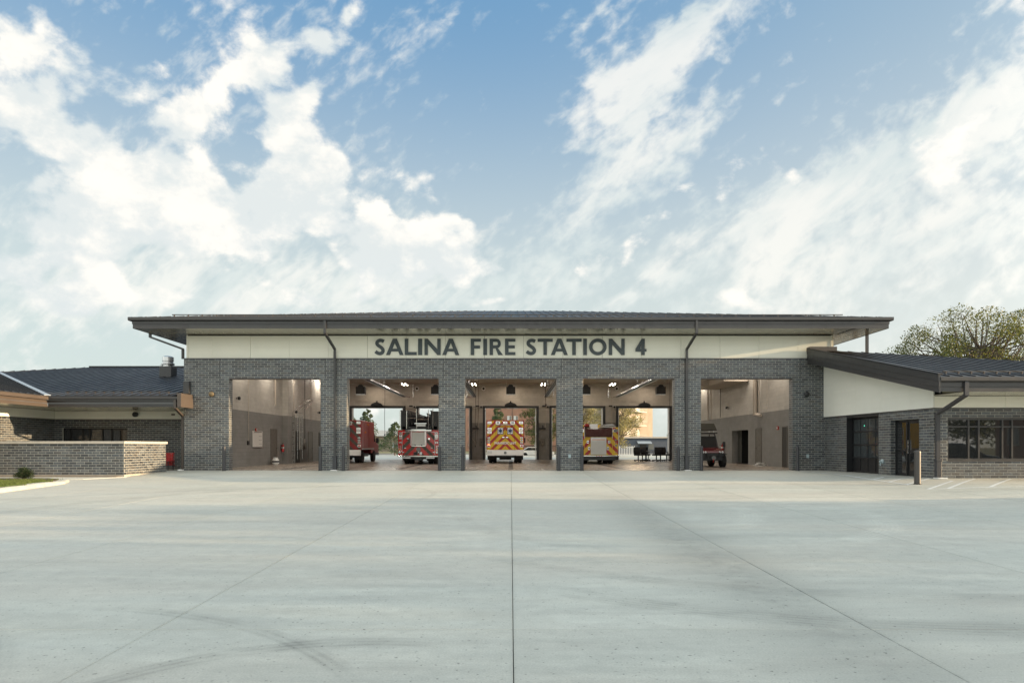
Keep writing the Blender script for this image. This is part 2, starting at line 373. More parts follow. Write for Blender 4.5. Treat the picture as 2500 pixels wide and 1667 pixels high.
M = dict(
 brick=mat_brick(), cmu=mat_cmu(), slab=mat_concrete(),
 mortar=mat('mortar', (.45,.445,.40), .9, var=.12, vscale=8, bump=.002, bscale=90),
 coping=mat('precast_coping', (.40,.38,.335), .8, var=.12, bump=.001),
 footing=mat('footing_concrete', (.34,.31,.26), .9, var=.2, vscale=4, bump=.004),
 jointfill=mat('joint_sealant', (.045,.048,.05), .9), doorglass=mat('door_glass', (.035,.042,.046), .06, spec=1.0), curb=mat_concrete('curb_concrete', False, .95), walk=mat_concrete('walk_concrete', False, 1.08),
 panel=mat('cream_panel', (.86,.86,.765), .42, var=.025, vscale=1.2, per=.012),
 white_panel=mat('white_panel', (.76,.77,.71), .42, var=.025, vscale=1.2, per=.012),
 trim=mat('charcoal_trim', (.036,.036,.038), .36, var=.10, vscale=1.5, spec=.6),
 bronze=mat('sun_warmed_trim', (.075,.060,.050), .38, var=.10, vscale=1.5, spec=.6),  # copy of the charcoal trim with the low sun's warmth put into its colour
 soffit=mat('soffit_metal', (.30,.28,.22), .16, var=.06, spec=.9),
 soffit_dark=mat('soffit_backing', (.03,.03,.03), .6),
 roof=mat('roof_metal', (.016,.017,.020), .45, var=.06, vscale=.7, spec=.45),
 letter=mat('slate_letter', (.050,.068,.078), .45, var=.05),
 dark=mat('black_metal', (.012,.013,.015), .38, var=.1), rubber=mat('rubber', (.012,.012,.012), .8, var=.15, vscale=12),
 bollard=mat('bollard_sleeve', (.040,.042,.048), .42, var=.08), bollard2=mat('bollard_sleeve_brown', (.048,.045,.043), .45, var=.08),
 glass=mat_glass('dark_glass'), steel=mat('galvanised_steel', (.55,.56,.57), .28, 1., var=.12, vscale=9),
 chrome=mat('chrome', (.75,.75,.75), .12, 1.), alu=mat('aluminium', (.52,.52,.52), .35, 1., var=.1, vscale=8),
 white=mat('white_paint', (.74,.74,.72), .4, var=.03), road_white=mat('road_marking_paint', (.60,.63,.63), .6, var=.2, vscale=14),
 red=mat('fire_red', (.42,.012,.012), .22, var=.04, coat=.6), dkred=mat('deep_red', (.20,.010,.010), .35, coat=.15), red2=mat('red_stripe', (.30,.022,.018), .4),
 yellow=mat('lime_yellow_reflective', (.56,.37,.015), .35), brownstripe=mat('dark_stripe', (.055,.048,.035), .45),
 amber=mat('amber_lens', (.6,.2,.03), .25), redlens=mat('red_lens', (.42,.01,.01), .2), lens=mat('clear_lens', (.6,.62,.62), .15),
 greylens=mat('smoked_lens', (.16,.17,.17), .2), bluestar=mat('blue_star', (.03,.07,.19), .4), tarp=mat('maroon_tarp', (.055,.015,.012), .8, var=.2, bump=.01, bscale=14),
 shutter=mat('roll_shutter', (.46,.46,.44), .38, .4, var=.05), floor=mat('polished_floor', (.27,.225,.185), .30, var=.12, vscale=.7, spec=.4),
 doorgrey=mat('door_paint', (.115,.105,.09), .45, var=.05), jamb=mat('dark_jamb', (.03,.028,.025), .6), void=mat('room_paint', (.03,.028,.026), .8),
 board=mat('whiteboard', (.62,.60,.56), .25), ink=mat('ink', (.04,.04,.05), .6), alarm=mat('alarm_red', (.36,.03,.02), .4),
 duct=mat('painted_pipe', (.42,.37,.31), .5), fabric=mat('black_mesh_fabric', (.010,.010,.012), .75), ceiling=mat('ceiling_paint', (.36,.31,.25), .8, var=.06),
 lampw=mat('lamp_tube', (.8,.8,.8), .4, emit=(1,.86,.68), estr=9), ledgreen=mat('green_led', (.1,.6,.4), .4, emit=(.1,1,.6), estr=1.5),
 taillit=mat('lit_tail_lamp', (.7,.05,.02), .3, emit=(1,.12,.04), estr=5),
 grass_soil=mat('soil', (.075,.06,.035), .95, var=.3, vscale=6, bump=.02, bscale=12), mulch=mat('mulch', (.14,.105,.075), .95, var=.5, vscale=30, bump=.02, bscale=40),
 grass=mat('grass_blade', (.10,.14,.035), .7, var=.3, vscale=4, per=.35), field=mat('field_grass', (.15,.15,.07), .95, var=.3, vscale=.4, bump=.02, bscale=5),
 asphalt=mat('asphalt', (.12,.12,.115), .85, var=.12, vscale=1.5, bump=.004, bscale=60),
 bark=mat('bark', (.10,.08,.062), .9, var=.3, vscale=8, bump=.02, bscale=12),
 leaf=mat('leaf_green', (.080,.098,.034), .55, var=.35, vscale=.9, per=.45), leaf_dark=mat('shrub_leaf', (.022,.040,.014), .5, var=.3, vscale=6, per=.5),
 leaf_pale=mat('silver_green_leaf', (.20,.195,.12), .6, var=.3, vscale=.8, per=.45), needle=mat('needle', (.055,.085,.05), .7, var=.3, vscale=.8, per=.4),
 aptbrick=mat('apartment_brick', (.26,.155,.115), .85, var=.12, vscale=.6), aptbrick2=mat('tan_brick', (.27,.225,.178), .85, var=.08, vscale=.6),
 concrete_b=mat('balcony_concrete', (.50,.46,.40), .8, var=.1), blinds=mat('window_blinds', (.45,.50,.52), .4), slate_wall=mat('blue_grey_wall', (.085,.10,.13), .8, var=.08), awning=mat('pale_awning', (.26,.31,.36), .6),
 ladder=mat('ladder_aluminium', (.42,.42,.40), .4, .3), cone=mat('orange_plastic', (.6,.16,.03), .5), brass=mat('gilt_bell', (.20,.15,.085), .35, .6), hose_bib=mat('pale_blue_cover', (.38,.47,.50), .4, .3), carpaint=mat('dark_car_paint', (.012,.014,.018), .18, coat=.8),
 redperf=mat('red_coated_metal', (.36,.02,.02), .4), utvred=mat('utv_red', (.09,.005,.008), .25, coat=.6), tire=mat('tyre', (.010,.010,.010), .75, var=.2, vscale=20, bump=.01, bscale=50),
)
# leaves let some light through
for k in ('leaf','leaf_pale','needle','grass','leaf_dark'):
    nt = M[k].node_tree; b = nt.nodes['Principled BSDF']; o = nt.nodes['Material Output']
    tr = nt.nodes.new('ShaderNodeBsdfTranslucent'); mx = nt.nodes.new('ShaderNodeMixShader'); mx.inputs[0].default_value = .38
    src = b.inputs['Base Color'].links[0].from_socket; sc = nt.nodes.new('ShaderNodeVectorMath'); sc.operation = 'MULTIPLY'; sc.inputs[1].default_value = (1.7, 1.5, .6)
    nt.links.new(src, sc.inputs[0]); nt.links.new(sc.outputs[0], tr.inputs[0])
    nt.links.new(b.outputs[0], mx.inputs[1]); nt.links.new(tr.outputs[0], mx.inputs[2]); nt.links.new(mx.outputs[0], o.inputs[0])

# ================================================================ ground
def smooth(x, a, b):
    t = max(0., min(1., (x-a)/(b-a))); return t*t*(3-2*t)
def gh(x, y):
    """ground height: level at the building, draining towards the street"""
    dd = -y; d0 = 1.0+7.4*smooth(x, 10, 15.5); dd = min(dd, 45.)
    if dd <= d0: return 0.
    return -.60*(dd-d0)/(31.24-d0)
gx = [-900,-300,-120,-60,-45]+[-30+2.5*i for i in range(25)]+[45,60,120,300,900]
gy = [-900,-300,-120,-70,-50]+[-45+2.5*i for i in range(19)]+[4,26,30,60,120,300,900]
mb = MB(); nx = len(gx)
mb.v = [(x, y, (gh(x, y)-.12) if y < 3 else -.08) for y in gy for x in gx]
mb.f = [(j*nx+i, j*nx+i+1, (j+1)*nx+i+1, (j+1)*nx+i) for j in range(len(gy)-1) for i in range(nx-1)]
ground = mb.build('ground', M['field'], kind='structure')
# apron of jointed slabs
apron = bpy.data.objects.new('apron', None); COL.objects.link(apron); apron['kind'] = 'structure'
JX = [3.15*k+.02 for k in range(-9, 10)]; JY = [0.0]+[-.94-3.05*k for k in range(0, 12)]
bed = MB(); bed.v = [(x, y, gh(x, y)-.03) for y in JY for x in JX]
bed.f = [(j*len(JX)+i, j*len(JX)+i+1, (j+1)*len(JX)+i+1, (j+1)*len(JX)+i) for j in range(len(JY)-1) for i in range(len(JX)-1)]
bed.build('slab_bed', M['jointfill'], apron)
for j in range(len(JY)-1):
    for i in range(len(JX)-1):
        x0, x1, y1, y0 = JX[i], JX[i+1], JY[j], JY[j+1]
        if x0 >= 14.8 and y0 >= -7.6: continue
        gx0 = .0032 if abs(x0-.02) < .01 else (.003 if abs(x0-3.17) < .05 or abs(x0+3.13) < .05 else .002)
        gx1 = .0032 if abs(x1-.02) < .01 else (.003 if abs(x1-3.17) < .05 or abs(x1+3.13) < .05 else .002)
        gyv = .0025
        a0, a1, b0, b1 = x0+gx0, x1-gx1, y0+gyv, y1-(gyv if y1 < 0 else 0)
        c = .004; dz = random.uniform(-.0012, .0012)
        def T(x, y, o=0): return (x, y, gh(x, y)+dz-o)
        m_ = MB()
        n = 4
        vs = []
        for q in range(n+1):
            for p in range(n+1):
                fx = a0+c+(a1-a0-2*c)*p/n; fy = b0+c+(b1-b0-2*c)*q/n; vs.append(T(fx, fy))
        fs = [(q*(n+1)+p, q*(n+1)+p+1, (q+1)*(n+1)+p+1, (q+1)*(n+1)+p) for q in range(n) for p in range(n)] if (x0 < 15.5 and x1 > 10) else None
        if fs is None:
            k0 = gh(x0, y0); k1 = gh(x0, y1)
            if y1 > -1.0 > y0: pass
            vs = [T(a0+c, b0+c), T(a1-c, b0+c), T(a1-c, b1-c), T(a0+c, b1-c)]; fs = [(0,1,2,3)]
            ring = [0,1,2,3]
        else:
            ring = [p for p in range(n+1)]+[q*(n+1)+n for q in range(1, n+1)]+[n*(n+1)+p for p in range(n-1, -1, -1)]+[q*(n+1) for q in range(n-1, 0, -1)]
        nv = len(vs); low = []; bot = []
        for r in ring:
            x, y, z = vs[r]
            xo = a0 if abs(x-(a0+c)) < 1e-5 else a1 if abs(x-(a1-c)) < 1e-5 else x
            yo = b0 if abs(y-(b0+c)) < 1e-5 else b1 if abs(y-(b1-c)) < 1e-5 else y
            low.append((xo, yo, z-c)); bot.append((xo, yo, z-.05))
        L = len(ring); vs += low+bot
        for k in range(L):
            k2 = (k+1) % L
            fs.append((ring[k2], ring[k], nv+k, nv+k2)); fs.append((nv+k2, nv+k, nv+L+k, nv+L+k2))
        m_.add(vs, fs).build('concrete_slab', M['slab'], apron, fix=True)
# paint on the right-hand walkway
mk = MB()
def strip(p0, p1, w):
    p0 = Vector((*p0, 0)); p1 = Vector((*p1, 0)); dd = (p1-p0); n_ = Vector((-dd.y, dd.x, 0)).normalized()*w/2; K_ = max(1, int(dd.length/1.0))
    for k in range(K_):
        a = p0+dd*k/K_; b = p0+dd*(k+1)/K_
        mk.quad(*[(q.x, q.y, gh(q.x, q.y)+.004) for q in (a-n_, a+n_, b+n_, b-n_)])
strip((13.1,-.35),(12.75,-9.75),.10)
strip((12.45,-11.2),(27,-11.25),.10)
for k in range(9):
    y = -9.55+k*1.05; strip((12.78+.01*k, y),(14.62, y+1.75),.10) if y+1.75 < .0 else None
for k in range(12):
    x = 13.05+k*1.25; strip((x,-11.2),(x+2.9,-8.15),.10)
strip((12.45,-11.2),(14.7,-8.9),.10)
mk.build('walkway_marking', M['road_white'], kind='structure')
# island, walk, mulch at the left
def slabpoly(name, pts, z, mat_, th=.1, **k):
    m_ = MB(); n = len(pts); vs = [(x, y, gh(x, y)+z) for x, y in pts]+[(x, y, gh(x, y)+z-th) for x, y in pts]
    m_.add(vs, [tuple(range(n)), tuple(range(2*n-1, n-1, -1))]+[(i, n+i, n+(i+1)%n, (i+1)%n) for i in range(n)])
    return m_.build(name, mat_, **k)
def gline(a, b, n): return [(a[0]+(b[0]-a[0])*i/n, a[1]+(b[1]-a[1])*i/n) for i in range(n+1)]
edge = [(-14.2,-26.),(-14.25,-20.),(-14.45,-15.),(-14.75,-11.5),(-14.95,-9.6),(-15.15,-8.4),(-15.6,-7.5),(-16.5,-7.0)]
isl_in = [(x-.32-(.15 if y > -8 else 0), y-(.3 if y > -8.5 else 0)) for x, y in edge]
def curb_mesh():
    m_ = MB()
    prof = [(0,.0),(.0,.07),(.05,.115),(.14,.13),(.30,.13),(.30,0)]
    full = edge+[(-40,-6.8)]; 
    rows = []
    for i, (x, y) in enumerate(full):
        p = Vector((x, y)); a = Vector(full[max(0,i-1)]); b = Vector(full[min(len(full)-1,i+1)])
        t = (b-a).normalized(); nrm = Vector((-t.y, t.x))
        if nrm.x > 0 and i < 5: nrm = -nrm
        s = .72 if 5 <= i <= 6 else 1.0
        row = []
        for u, h in prof:
            q = p+nrm*u; row.append((q.x, q.y, gh(q.x, q.y)+h*(s)))
        rows.append(row)
    k = len(prof); vs = [v for r in rows for v in r]
    fs = [(i*k+j, i*k+j+1, (i+1)*k+j+1, (i+1)*k+j) for i in range(len(rows)-1) for j in range(k-1)]
    return m_.add(vs, fs)
curb_mesh().build('curb', M['curb'], kind='structure', smooth=False)
ip = [(x-.28, y-.12) for x, y in edge]+[(-40,-7.1),(-40,-26)]
slabpoly('planting_bed', ip, .115, M['grass_soil'], kind='structure')
gb = MB()
for i in range(52000):
    y = random.uniform(-13.0, -7.9); x = random.uniform(-21, -14.9)
    ex = -15.5 if y > -9 else -15.15 if y > -10.5 else -14.9 if y > -12 else -14.7
    if x > ex: continue
    if y > -8.7+.25*math.sin(x*3) and random.random() < .9: continue
    h = random.uniform(.03,.085); a = random.uniform(0, 6.28); w = .009; l = random.uniform(-.03,.03); z = gh(x, y)+.11
    gb.add([(x-w*math.cos(a), y-w*math.sin(a), z),(x+w*math.cos(a), y+w*math.sin(a), z),(x+l, y+l*.6, z+h)], [(0,1,2)])
gb.build('grass', M['grass'], kind='stuff', fix=False)
slabpoly('sidewalk', [(-40,-6.75),(-17.2,-6.8),(-15.9,-6.3),(-15.0,-5.1),(-15.0,-4.95),(-40,-4.95)], .012, M['walk'], th=.1, kind='structure')
slabpoly('mulch_strip', [(-40,-5.15),(-15.35,-5.15),(-15.35,-4.8),(-40,-4.8)], .03, M['mulch'], th=.1, kind='structure')
slabpoly('courtyard_pavement', [(-26,-4.7),(-15.45,-4.7),(-15.45,2.3),(-26,2.3)], .006, M['walk'], th=.1, kind='structure')
rear = MB().box(-40,40,24.8,62,-.2,-.03).build('rear_drive', M['walk'], kind='structure')
MB().box(-400,400,62,78,-.2,-.02).build('road', M['asphalt'], kind='structure')
# ================================================================ bricks
BL, BH, MJ = .3048, .1016, .0115
def proj_w(p, q):
    """apparent width, in pixels, of a brick between two points seen from where the photograph was taken"""
    r = []
    for a in (p, q):
        t = a[1]+D
        if t < 1: return 0
        r.append((CX+F_PX*a[0]/t, CY-F_PX*(a[2]-EYE)/t))
    if max(r[0][0], r[1][0]) < 0 or min(r[0][0], r[1][0]) > 2500: return 0
    return math.hypot(r[0][0]-r[1][0], r[0][1]-r[1][1])
def clip(poly, f):
    out_ = []
    for i in range(len(poly)):
        a, b = poly[i], poly[(i+1) % len(poly)]; fa, fb = f(a), f(b)
        if fa >= 0: out_.append(a)
        if (fa >= 0) != (fb >= 0):
            t = fa/(fa-fb); out_.append((a[0]+(b[0]-a[0])*t, a[1]+(b[1]-a[1])*t))
    return out_
BRICKS = {}
def brick_wall(thing_, wall, o, u, nrm, length, courses, z0=0., holes=(), phase=0., joints=(), depth=.10, cut=None):
    """running bond from o along u (2D), facing nrm; holes (s0,s1,z0,z1); bricks stand proud of the mortar"""
    o = Vector((*o, 0)); u = Vector((*u, 0)); nv = Vector((*nrm, 0))
    for c in range(courses):
        zb = z0+c*BH; zc = zb+BH/2
        s = -BL*(1+phase) - (BL/2 if c % 2 else 0)
        ivs = []
        while s < length:
            ivs.append((s+MJ/2, s+BL-MJ/2)); s += BL
        blocks = [(h[0], h[1]) for h in holes if h[2]-.02 < zc < h[3]+.02]+[(j-.007, j+.007) for j in joints if (j if isinstance(j, float) else 0) and zc > 4.27]
        for a, b in ivs:
            segs = [(max(a, 0.0), min(b, length))]
            for h0, h1 in blocks:
                ns = []
                for p, q in segs:
                    if q <= h0 or p >= h1: ns.append((p, q))
                    else:
                        if p < h0: ns.append((p, h0))
                        if q > h1: ns.append((h1, q))
                segs = ns
            for p, q in segs:
                if q-p < .012: continue
                if cut and not cut((p+q)/2, zc): continue
                c0 = o+u*((p+q)/2)+nv*random.uniform(-.0012, .0016); c0.z = zc
                BRICKS.setdefault(thing_.name, []).append((proj_w(o+u*p+Vector((0,0,zc)), o+u*q+Vector((0,0,zc))), c0, q-p, u.copy(), nv.copy(), wall))
def flush_bricks(thing_, limit=300, minpx=9):
    lst = BRICKS.pop(thing_.name, []); lst.sort(key=lambda b: -b[0])
    cache = {}; rest = {}
    base = thing_.location
    tmpl = [(-.5,0,-.5),(.5,0,-.5),(.5,0,.5),(-.5,0,.5),(-.5,1,-.5),(.5,1,-.5),(.5,1,.5),(-.5,1,.5)]
    h = BH-MJ; pr = .004
    def verts(L):
        e = .0025
        return [(-L/2+e,0,-h/2+e),(L/2-e,0,-h/2+e),(L/2-e,0,h/2-e),(-L/2+e,0,h/2-e),
                (-L/2,e,-h/2),(L/2,e,-h/2),(L/2,e,h/2),(-L/2,e,h/2),(-L/2,pr,-h/2),(L/2,pr,-h/2),(L/2,pr,h/2),(-L/2,pr,h/2)]
    fcs = [(0,1,2,3)]+[(i+4,(i+1)%4+4,(i+1)%4,i) for i in range(4)]+[(i+8,(i+1)%4+8,(i+1)%4+4,i+4) for i in range(4)]
    for k, (w, c0, L, u, nv, wall) in enumerate(lst):
        # local frame: x along u, y into the wall (-nv)
        xa = u; ya = -nv; za = Vector((0,0,1))
        if xa.cross(ya).dot(za) < 0: xa = -xa
        if k < limit and w >= minpx:
            key = round(L, 3)
            if key not in cache:
                me = bpy.data.meshes.new('brick'); me.from_pydata(verts(L), [], fcs); me.materials.append(M['brick']); cache[key] = me
            ob = bpy.data.objects.new('brick', cache[key]); COL.objects.link(ob); ob.parent = wall
            ob.matrix_local = Matrix((( xa.x, ya.x, 0, c0.x+nv.x*pr-base.x),(xa.y, ya.y, 0, c0.y+nv.y*pr-base.y),(0,0,1,c0.z-base.z),(0,0,0,1)))
        else:
            m_ = rest.setdefault(0, MB())
            vs = [c0+nv*pr+xa*a+ya*b+za*c-base for a, b, c in verts(L)]; m_.add(vs, fcs)
    if rest:
        tot = MB()
        for m_ in rest.values(): tot.add(m_.v, m_.f)
        tot.build('brick', M['brick'], thing_, kind='stuff', fix=False)
def wall_boxes(m_, o, u, nrm, length, z0, z1, th, holes=(), off=0.):
    """solid wall behind the bricks with rectangular openings"""
    ss_ = sorted({0., length}|{h[0] for h in holes}|{h[1] for h in holes}); zs = sorted({z0, z1}|{min(max(h[2], z0), z1) for h in holes}|{min(max(h[3], z0), z1) for h in holes})
    ux, uy = u; nx_, ny_ = nrm
    for i in range(len(ss_)-1):
        j = 0
        while j < len(zs)-1:
            sc = (ss_[i]+ss_[i+1])/2; zc = (zs[j]+zs[j+1])/2
            if not any(h[0] < sc < h[1] and h[2] < zc < h[3] for h in holes):
                P = []
                for z in (zs[j], zs[j+1]):
                    for s_, d_ in ((ss_[i], -off),(ss_[i+1], -off),(ss_[i+1], -off-th),(ss_[i], -off-th)):
                        P.append((o[0]+ux*s_+nx_*d_, o[1]+uy*s_+ny_*d_, z))
                m_.add(P, [(3,2,1,0),(4,5,6,7),(0,1,5,4),(1,2,6,5),(2,3,7,6),(3,0,4,7)])
            j += 1
    return m_
# ================================================================ the station
ST = thing('fire_station', 'long single-storey fire station of charcoal brick with cream fascia panels and five open vehicle bays', 'fire station')
BAY = 5.4864; HW = 2.1336; HH = 4.2672; TOP = BH*51
FX0, FX1 = -15.20, 14.62
centers = [BAY*k for k in range(-2, 3)]
holes = [(c-HW-FX0, c+HW-FX0, -.5, HH) for c in centers]
wm = MB(); wall_boxes(wm, (FX0, 0), (1,0), (0,-1), 15.2-FX0, -.3, TOP, .40, holes, 0.0)
front = wm.build('wall', M['mortar'], ST, label='charcoal brick front wall around the five open bays')
jts = []
for p in [BAY*(k+.5) for k in range(-2, 2)]: jts += [p-.38-FX0, p+.38-FX0]
jts += [-13.5-.03-FX0+.0, 13.1+.40-FX0]
brick_wall(ST, front, (FX0, 0), (1,0), (0,-1), FX1-FX0, 51, 0, holes, .25, jts)
for c in centers:   # brick returns of the openings
    brick_wall(ST, front, (c-HW, 0), (0,1), (1,0), .40, 42, 0, (), .3)
    brick_wall(ST, front, (c+HW, 0), (0,1), (-1,0), .40, 42, 0, (), .3)
    box('lintel', M['bronze'], ST, c-HW, c+HW, -.004, .40, HH-.012, HH+.006)
# left return of the pier
brick_wall(ST, front, (FX0, 0), (0,1), (-1,0), 2.2, 51, 0, (), .1)
MB().box(FX0, FX0+.34, .4, 25, -.3, TOP+1.1).build('wall', M['mortar'], ST)
wall_boxes(MB(), (15.2, .4), (0,1), (1,0), 24.6, -.3, TOP+1.1, .34, [(9.02, 12.58, -.5, 2.3)]).build('wall', M['mortar'], ST)
# joint sealant, dark
jm = MB()
for j in jts: jm = MB(); jm.box(FX0+j-.009, FX0+j+.009, -.0045, .02, HH+.01, TOP-.002).build('control_joint', M['dark'], ST)
# cream fascia panels above the brick
PX = [-15.05,-13.93,-12.15,-10.33,-8.51,-6.69,-4.88,-3.05,-1.23,.60,2.43,4.27,6.10,7.93,9.76,11.58,13.40,14.93]
pw = MB().box(-15.0, 14.9, .16, .5, TOP, 6.35).build('panel_wall', M['dark'], ST)
def ribbed(x0, x1, z0, z1, y, nrm=-1, rib=.114, proud=.04):
    m_ = MB(); z = z0
    while z < z1-1e-4:
        zt = min(z+rib, z1); m_.box(x0, x1, y, y+proud, z, zt-.004); z = zt
    m_.box(x0+.002, x1-.002, y+.004, y+proud, z0, z1)
    return m_
for i in range(len(PX)-1):
    ribbed(PX[i]+(.009 if i % 3 == 2 else .005), PX[i+1]-.005, TOP+.035, 6.30, .10).build('cladding_panel', M['panel'], pw, fix=False)
for x in (-15.09, 14.96): MB().box(x-.035, x+.035, .085, .5, TOP+.03, 6.30).build('corner_trim', M['panel'], pw)
MB().box(-15.2, 15.0, -.03, .16, TOP, TOP+.032).build('flashing', M['trim'], ST)
MB().box(-15.1, 15.0, .09, .14, 6.265, 6.32).build('shadow_joint', M['soffit_dark'], ST)
MB().box(-15.15,-15.09,.2,25,TOP+.03,6.3).build('side_cladding', M['panel'], ST); MB().box(15.0,15.06,.2,25,TOP-.6,6.3).build('side_cladding', M['panel'], ST)
# ---- soffit
ZS = 6.32; EX = 16.66; EY = -1.64; BY = 26.2
MB().box(-EX+.02, EX-.02, EY+.02, BY, ZS+.02, ZS+.06).build('soffit_deck', M['soffit_dark'], ST)
pm = {}
x = -15.1
while x < 15.0:
    w = .405
    if 'a' not in pm: pm['a'] = MB().box(0, w-.010, EY+.03, .10, ZS, ZS+.018).box(w-.012, w+.002, EY+.03, .10, ZS+.008, ZS+.018).mesh('soffit_plank'); pm['a'].materials.append(M['soffit'])
    o = bpy.data.objects.new('soffit_plank', pm['a']); COL.objects.link(o); o.parent = ST; o.location = (x, 0, 0); x += w
for sx in (-1, 1):
    y = EY+.03
    while y < BY-.4:
        MB().box(min(sx*15.1, sx*(EX-.03)), max(sx*15.1, sx*(EX-.03)), y, y+.385, ZS, ZS+.018).build('soffit_plank', M['soffit'], ST, fix=False); y += .405
# ---- fascia and gutter
def fascia_run(parent, x0, x1, yf, zs, names=True, m1='trim'):
    MB().box(x0, x1, yf, yf+.03, zs-.012, zs+.17).build('fascia_board', M[m1], parent)
    MB().box(x0-.02, x1+.02, yf-.022, yf+.03, zs+.176, zs+.31).build('fascia_board', M[m1], parent)
    g = MB().prism([(yf-.15, zs+.34),(yf-.15, zs+.46),(yf-.135, zs+.47),(yf+.03, zs+.47),(yf+.03, zs+.315),(yf-.10, zs+.315)], 'x', x0-.14, x1+.14)
    g.build('gutter', M[m1], parent)
fascia_run(ST, -EX, EX, EY, ZS)
for sx in (-1, 1):
    a, b = sorted((sx*EX, sx*(EX-.03)))
    MB().box(a, b, EY+.031, BY, ZS-.012, ZS+.31).build('fascia_board', M['trim'], ST)
    a, b = sorted((sx*(EX+.14), sx*(EX-.03)))
    MB().box(a, b, EY-.02, BY, ZS+.315, ZS+.465).build('gutter', M['trim'], ST)
for x in (-14.2,-10.9,-6.9,-2.6,1.7,5.9,10.4,13.9): MB().box(x-.004, x+.004, EY-.004, EY, ZS-.012, ZS+.17).build('fascia_seam', M['dark'], ST)
# ---- standing seam roofs
PITCH = .222
def roof_plane(parent, poly, o, up, z0, w=.42, name='roof', label=None, minlen=.1):
    ux, uy = up; cx_, cy_ = -uy, ux
    zf = lambda p: z0+PITCH*((p[0]-o[0])*ux+(p[1]-o[1])*uy)
    cc = lambda p: (p[0]-o[0])*cx_+(p[1]-o[1])*cy_
    m_ = MB(); n = len(poly)
    m_.add([(*p, zf(p)-.03) for p in poly]+[(*p, zf(p)-.12) for p in poly], [tuple(range(n)), tuple(range(2*n-1, n-1, -1))]+[(i, n+i, n+(i+1)%n, (i+1)%n) for i in range(n)])
    ro = m_.build(name, M['dark'], parent, label=label)
    lo = min(cc(p) for p in poly); hi = max(cc(p) for p in poly)
    k = math.floor(lo/w)
    while k*w < hi:
        a = k*w; k += 1
        q = clip(clip(poly, lambda p: cc(p)-a-.002), lambda p: a+w-.004-cc(p))
        if len(q) < 3: continue
        m_ = MB(); n = len(q)
        m_.add([(*p, zf(p)) for p in q]+[(*p, zf(p)-.025) for p in q], [tuple(range(n)), tuple(range(2*n-1, n-1, -1))]+[(i, n+i, n+(i+1)%n, (i+1)%n) for i in range(n)])
        r = clip(clip(poly, lambda p: cc(p)-a-.0), lambda p: a+.022-cc(p))
        if len(r) >= 3:
            n = len(r)
            m_.add([(*p, zf(p)+.030) for p in r]+[(*p, zf(p)) for p in r], [tuple(range(n)), tuple(range(2*n-1, n-1, -1))]+[(i, n+i, n+(i+1)%n, (i+1)%n) for i in range(n)])
        m_.build('roof_panel', M['roof'], ro, fix=True)
    return ro
ZE = 6.78
hx, hy0, hy1 = EX+.05, EY-.05, BY
half = (hy1-hy0)/2; cy0 = hy0+half
rl = (-hx+half, cy0); rr = (hx-half, cy0)
MR = roof_plane(ST, [(-hx,hy0),(hx,hy0),rr,rl], (0,hy0), (0,1), ZE, label='low hipped standing seam roof over the vehicle bays')
roof_plane(ST, [(-hx,hy1),(-hx,hy0),rl], (-hx,0), (1,0), ZE)
roof_plane(ST, [(hx,hy0),(hx,hy1),rr], (hx,0), (-1,0), ZE)
roof_plane(ST, [(hx,hy1),(-hx,hy1),rl,rr], (0,hy1), (0,-1), ZE)
def snow_rail(parent, x0, x1, y, zbase, step=.42):
    m_ = MB().box(x0, x1, y-.012, y+.012, zbase+.085, zbase+.125)
    m_.build('snow_rail', M['trim'], parent)
    x = x0+.1; c = MB()
    while x < x1:
        c.box(x-.02, x+.02, y-.03, y+.03, zbase+.02, zbase+.10); x += step
    c.build('snow_rail_clamp', M['bronze'], parent, kind='stuff')
snow_rail(MR, -15.2, 14.9, EY+.55, ZE+PITCH*.6, .63)
# ---- downpipes
def downpipe(pts, w=.105, dpt=.085, boot=True, matn='trim', label=None):
    m_ = MB()
    for a, b in zip(pts[:-1], pts[1:]):
        a = Vector(a); b = Vector(b); e = (b-a).normalized()*.02; m_.bar(a-e*0, b+e, w, dpt, (0,1,0) if abs((b-a).normalized().z) > .9 else (0,0,1))
    d_ = m_.build('downpipe', M[matn], ST, label=label)
    if boot:
        x, y, z = pts[-1]; MB().box(x-.085, x+.085, y-.085, y+.06, 0, .62).box(x-.105, x+.105, y-.105, y+.06, .60, .69).build('pipe_boot', M['bollard'], d_, bevel=.01)
        MB().box(x-.13, x+.16, y-.30, y+.05, .0, .035).build('splash_block', M['white'], d_)
        for z in (1.9, 3.3, 4.6): 
            if z < pts[-2][2]-.2: MB().box(x-.075, x+.075, y-.01, y+.06, z-.02, z+.02).build('pipe_strap', M['trim'], d_)
    return d_
for sx, lb in ((-1,'left'),(1,'right')):
    downpipe([(sx*8.17,EY-.075,6.66),(sx*8.17,EY-.075,6.10),(sx*8.16,-.09,5.62),(sx*8.16,-.09,.55)], boot=True)
downpipe([(-16.85,.15,6.42),(-16.85,.15,6.22),(-15.32,.15,5.66),(-15.32,.15,5.22)], boot=False)
downpipe([(16.62,.1,6.35),(16.62,.1,4.3)], w=.12, boot=False)
downpipe([(-15.06,-1.10,3.3),(-15.06,-1.10,2.84),(-15.30,.10,2.52),(-15.30,.10,.05)], boot=False, matn='bronze')
MB().box(-15.42,-15.2,-.15,.15,0,.05).build('splash_block', M['white'], ST)

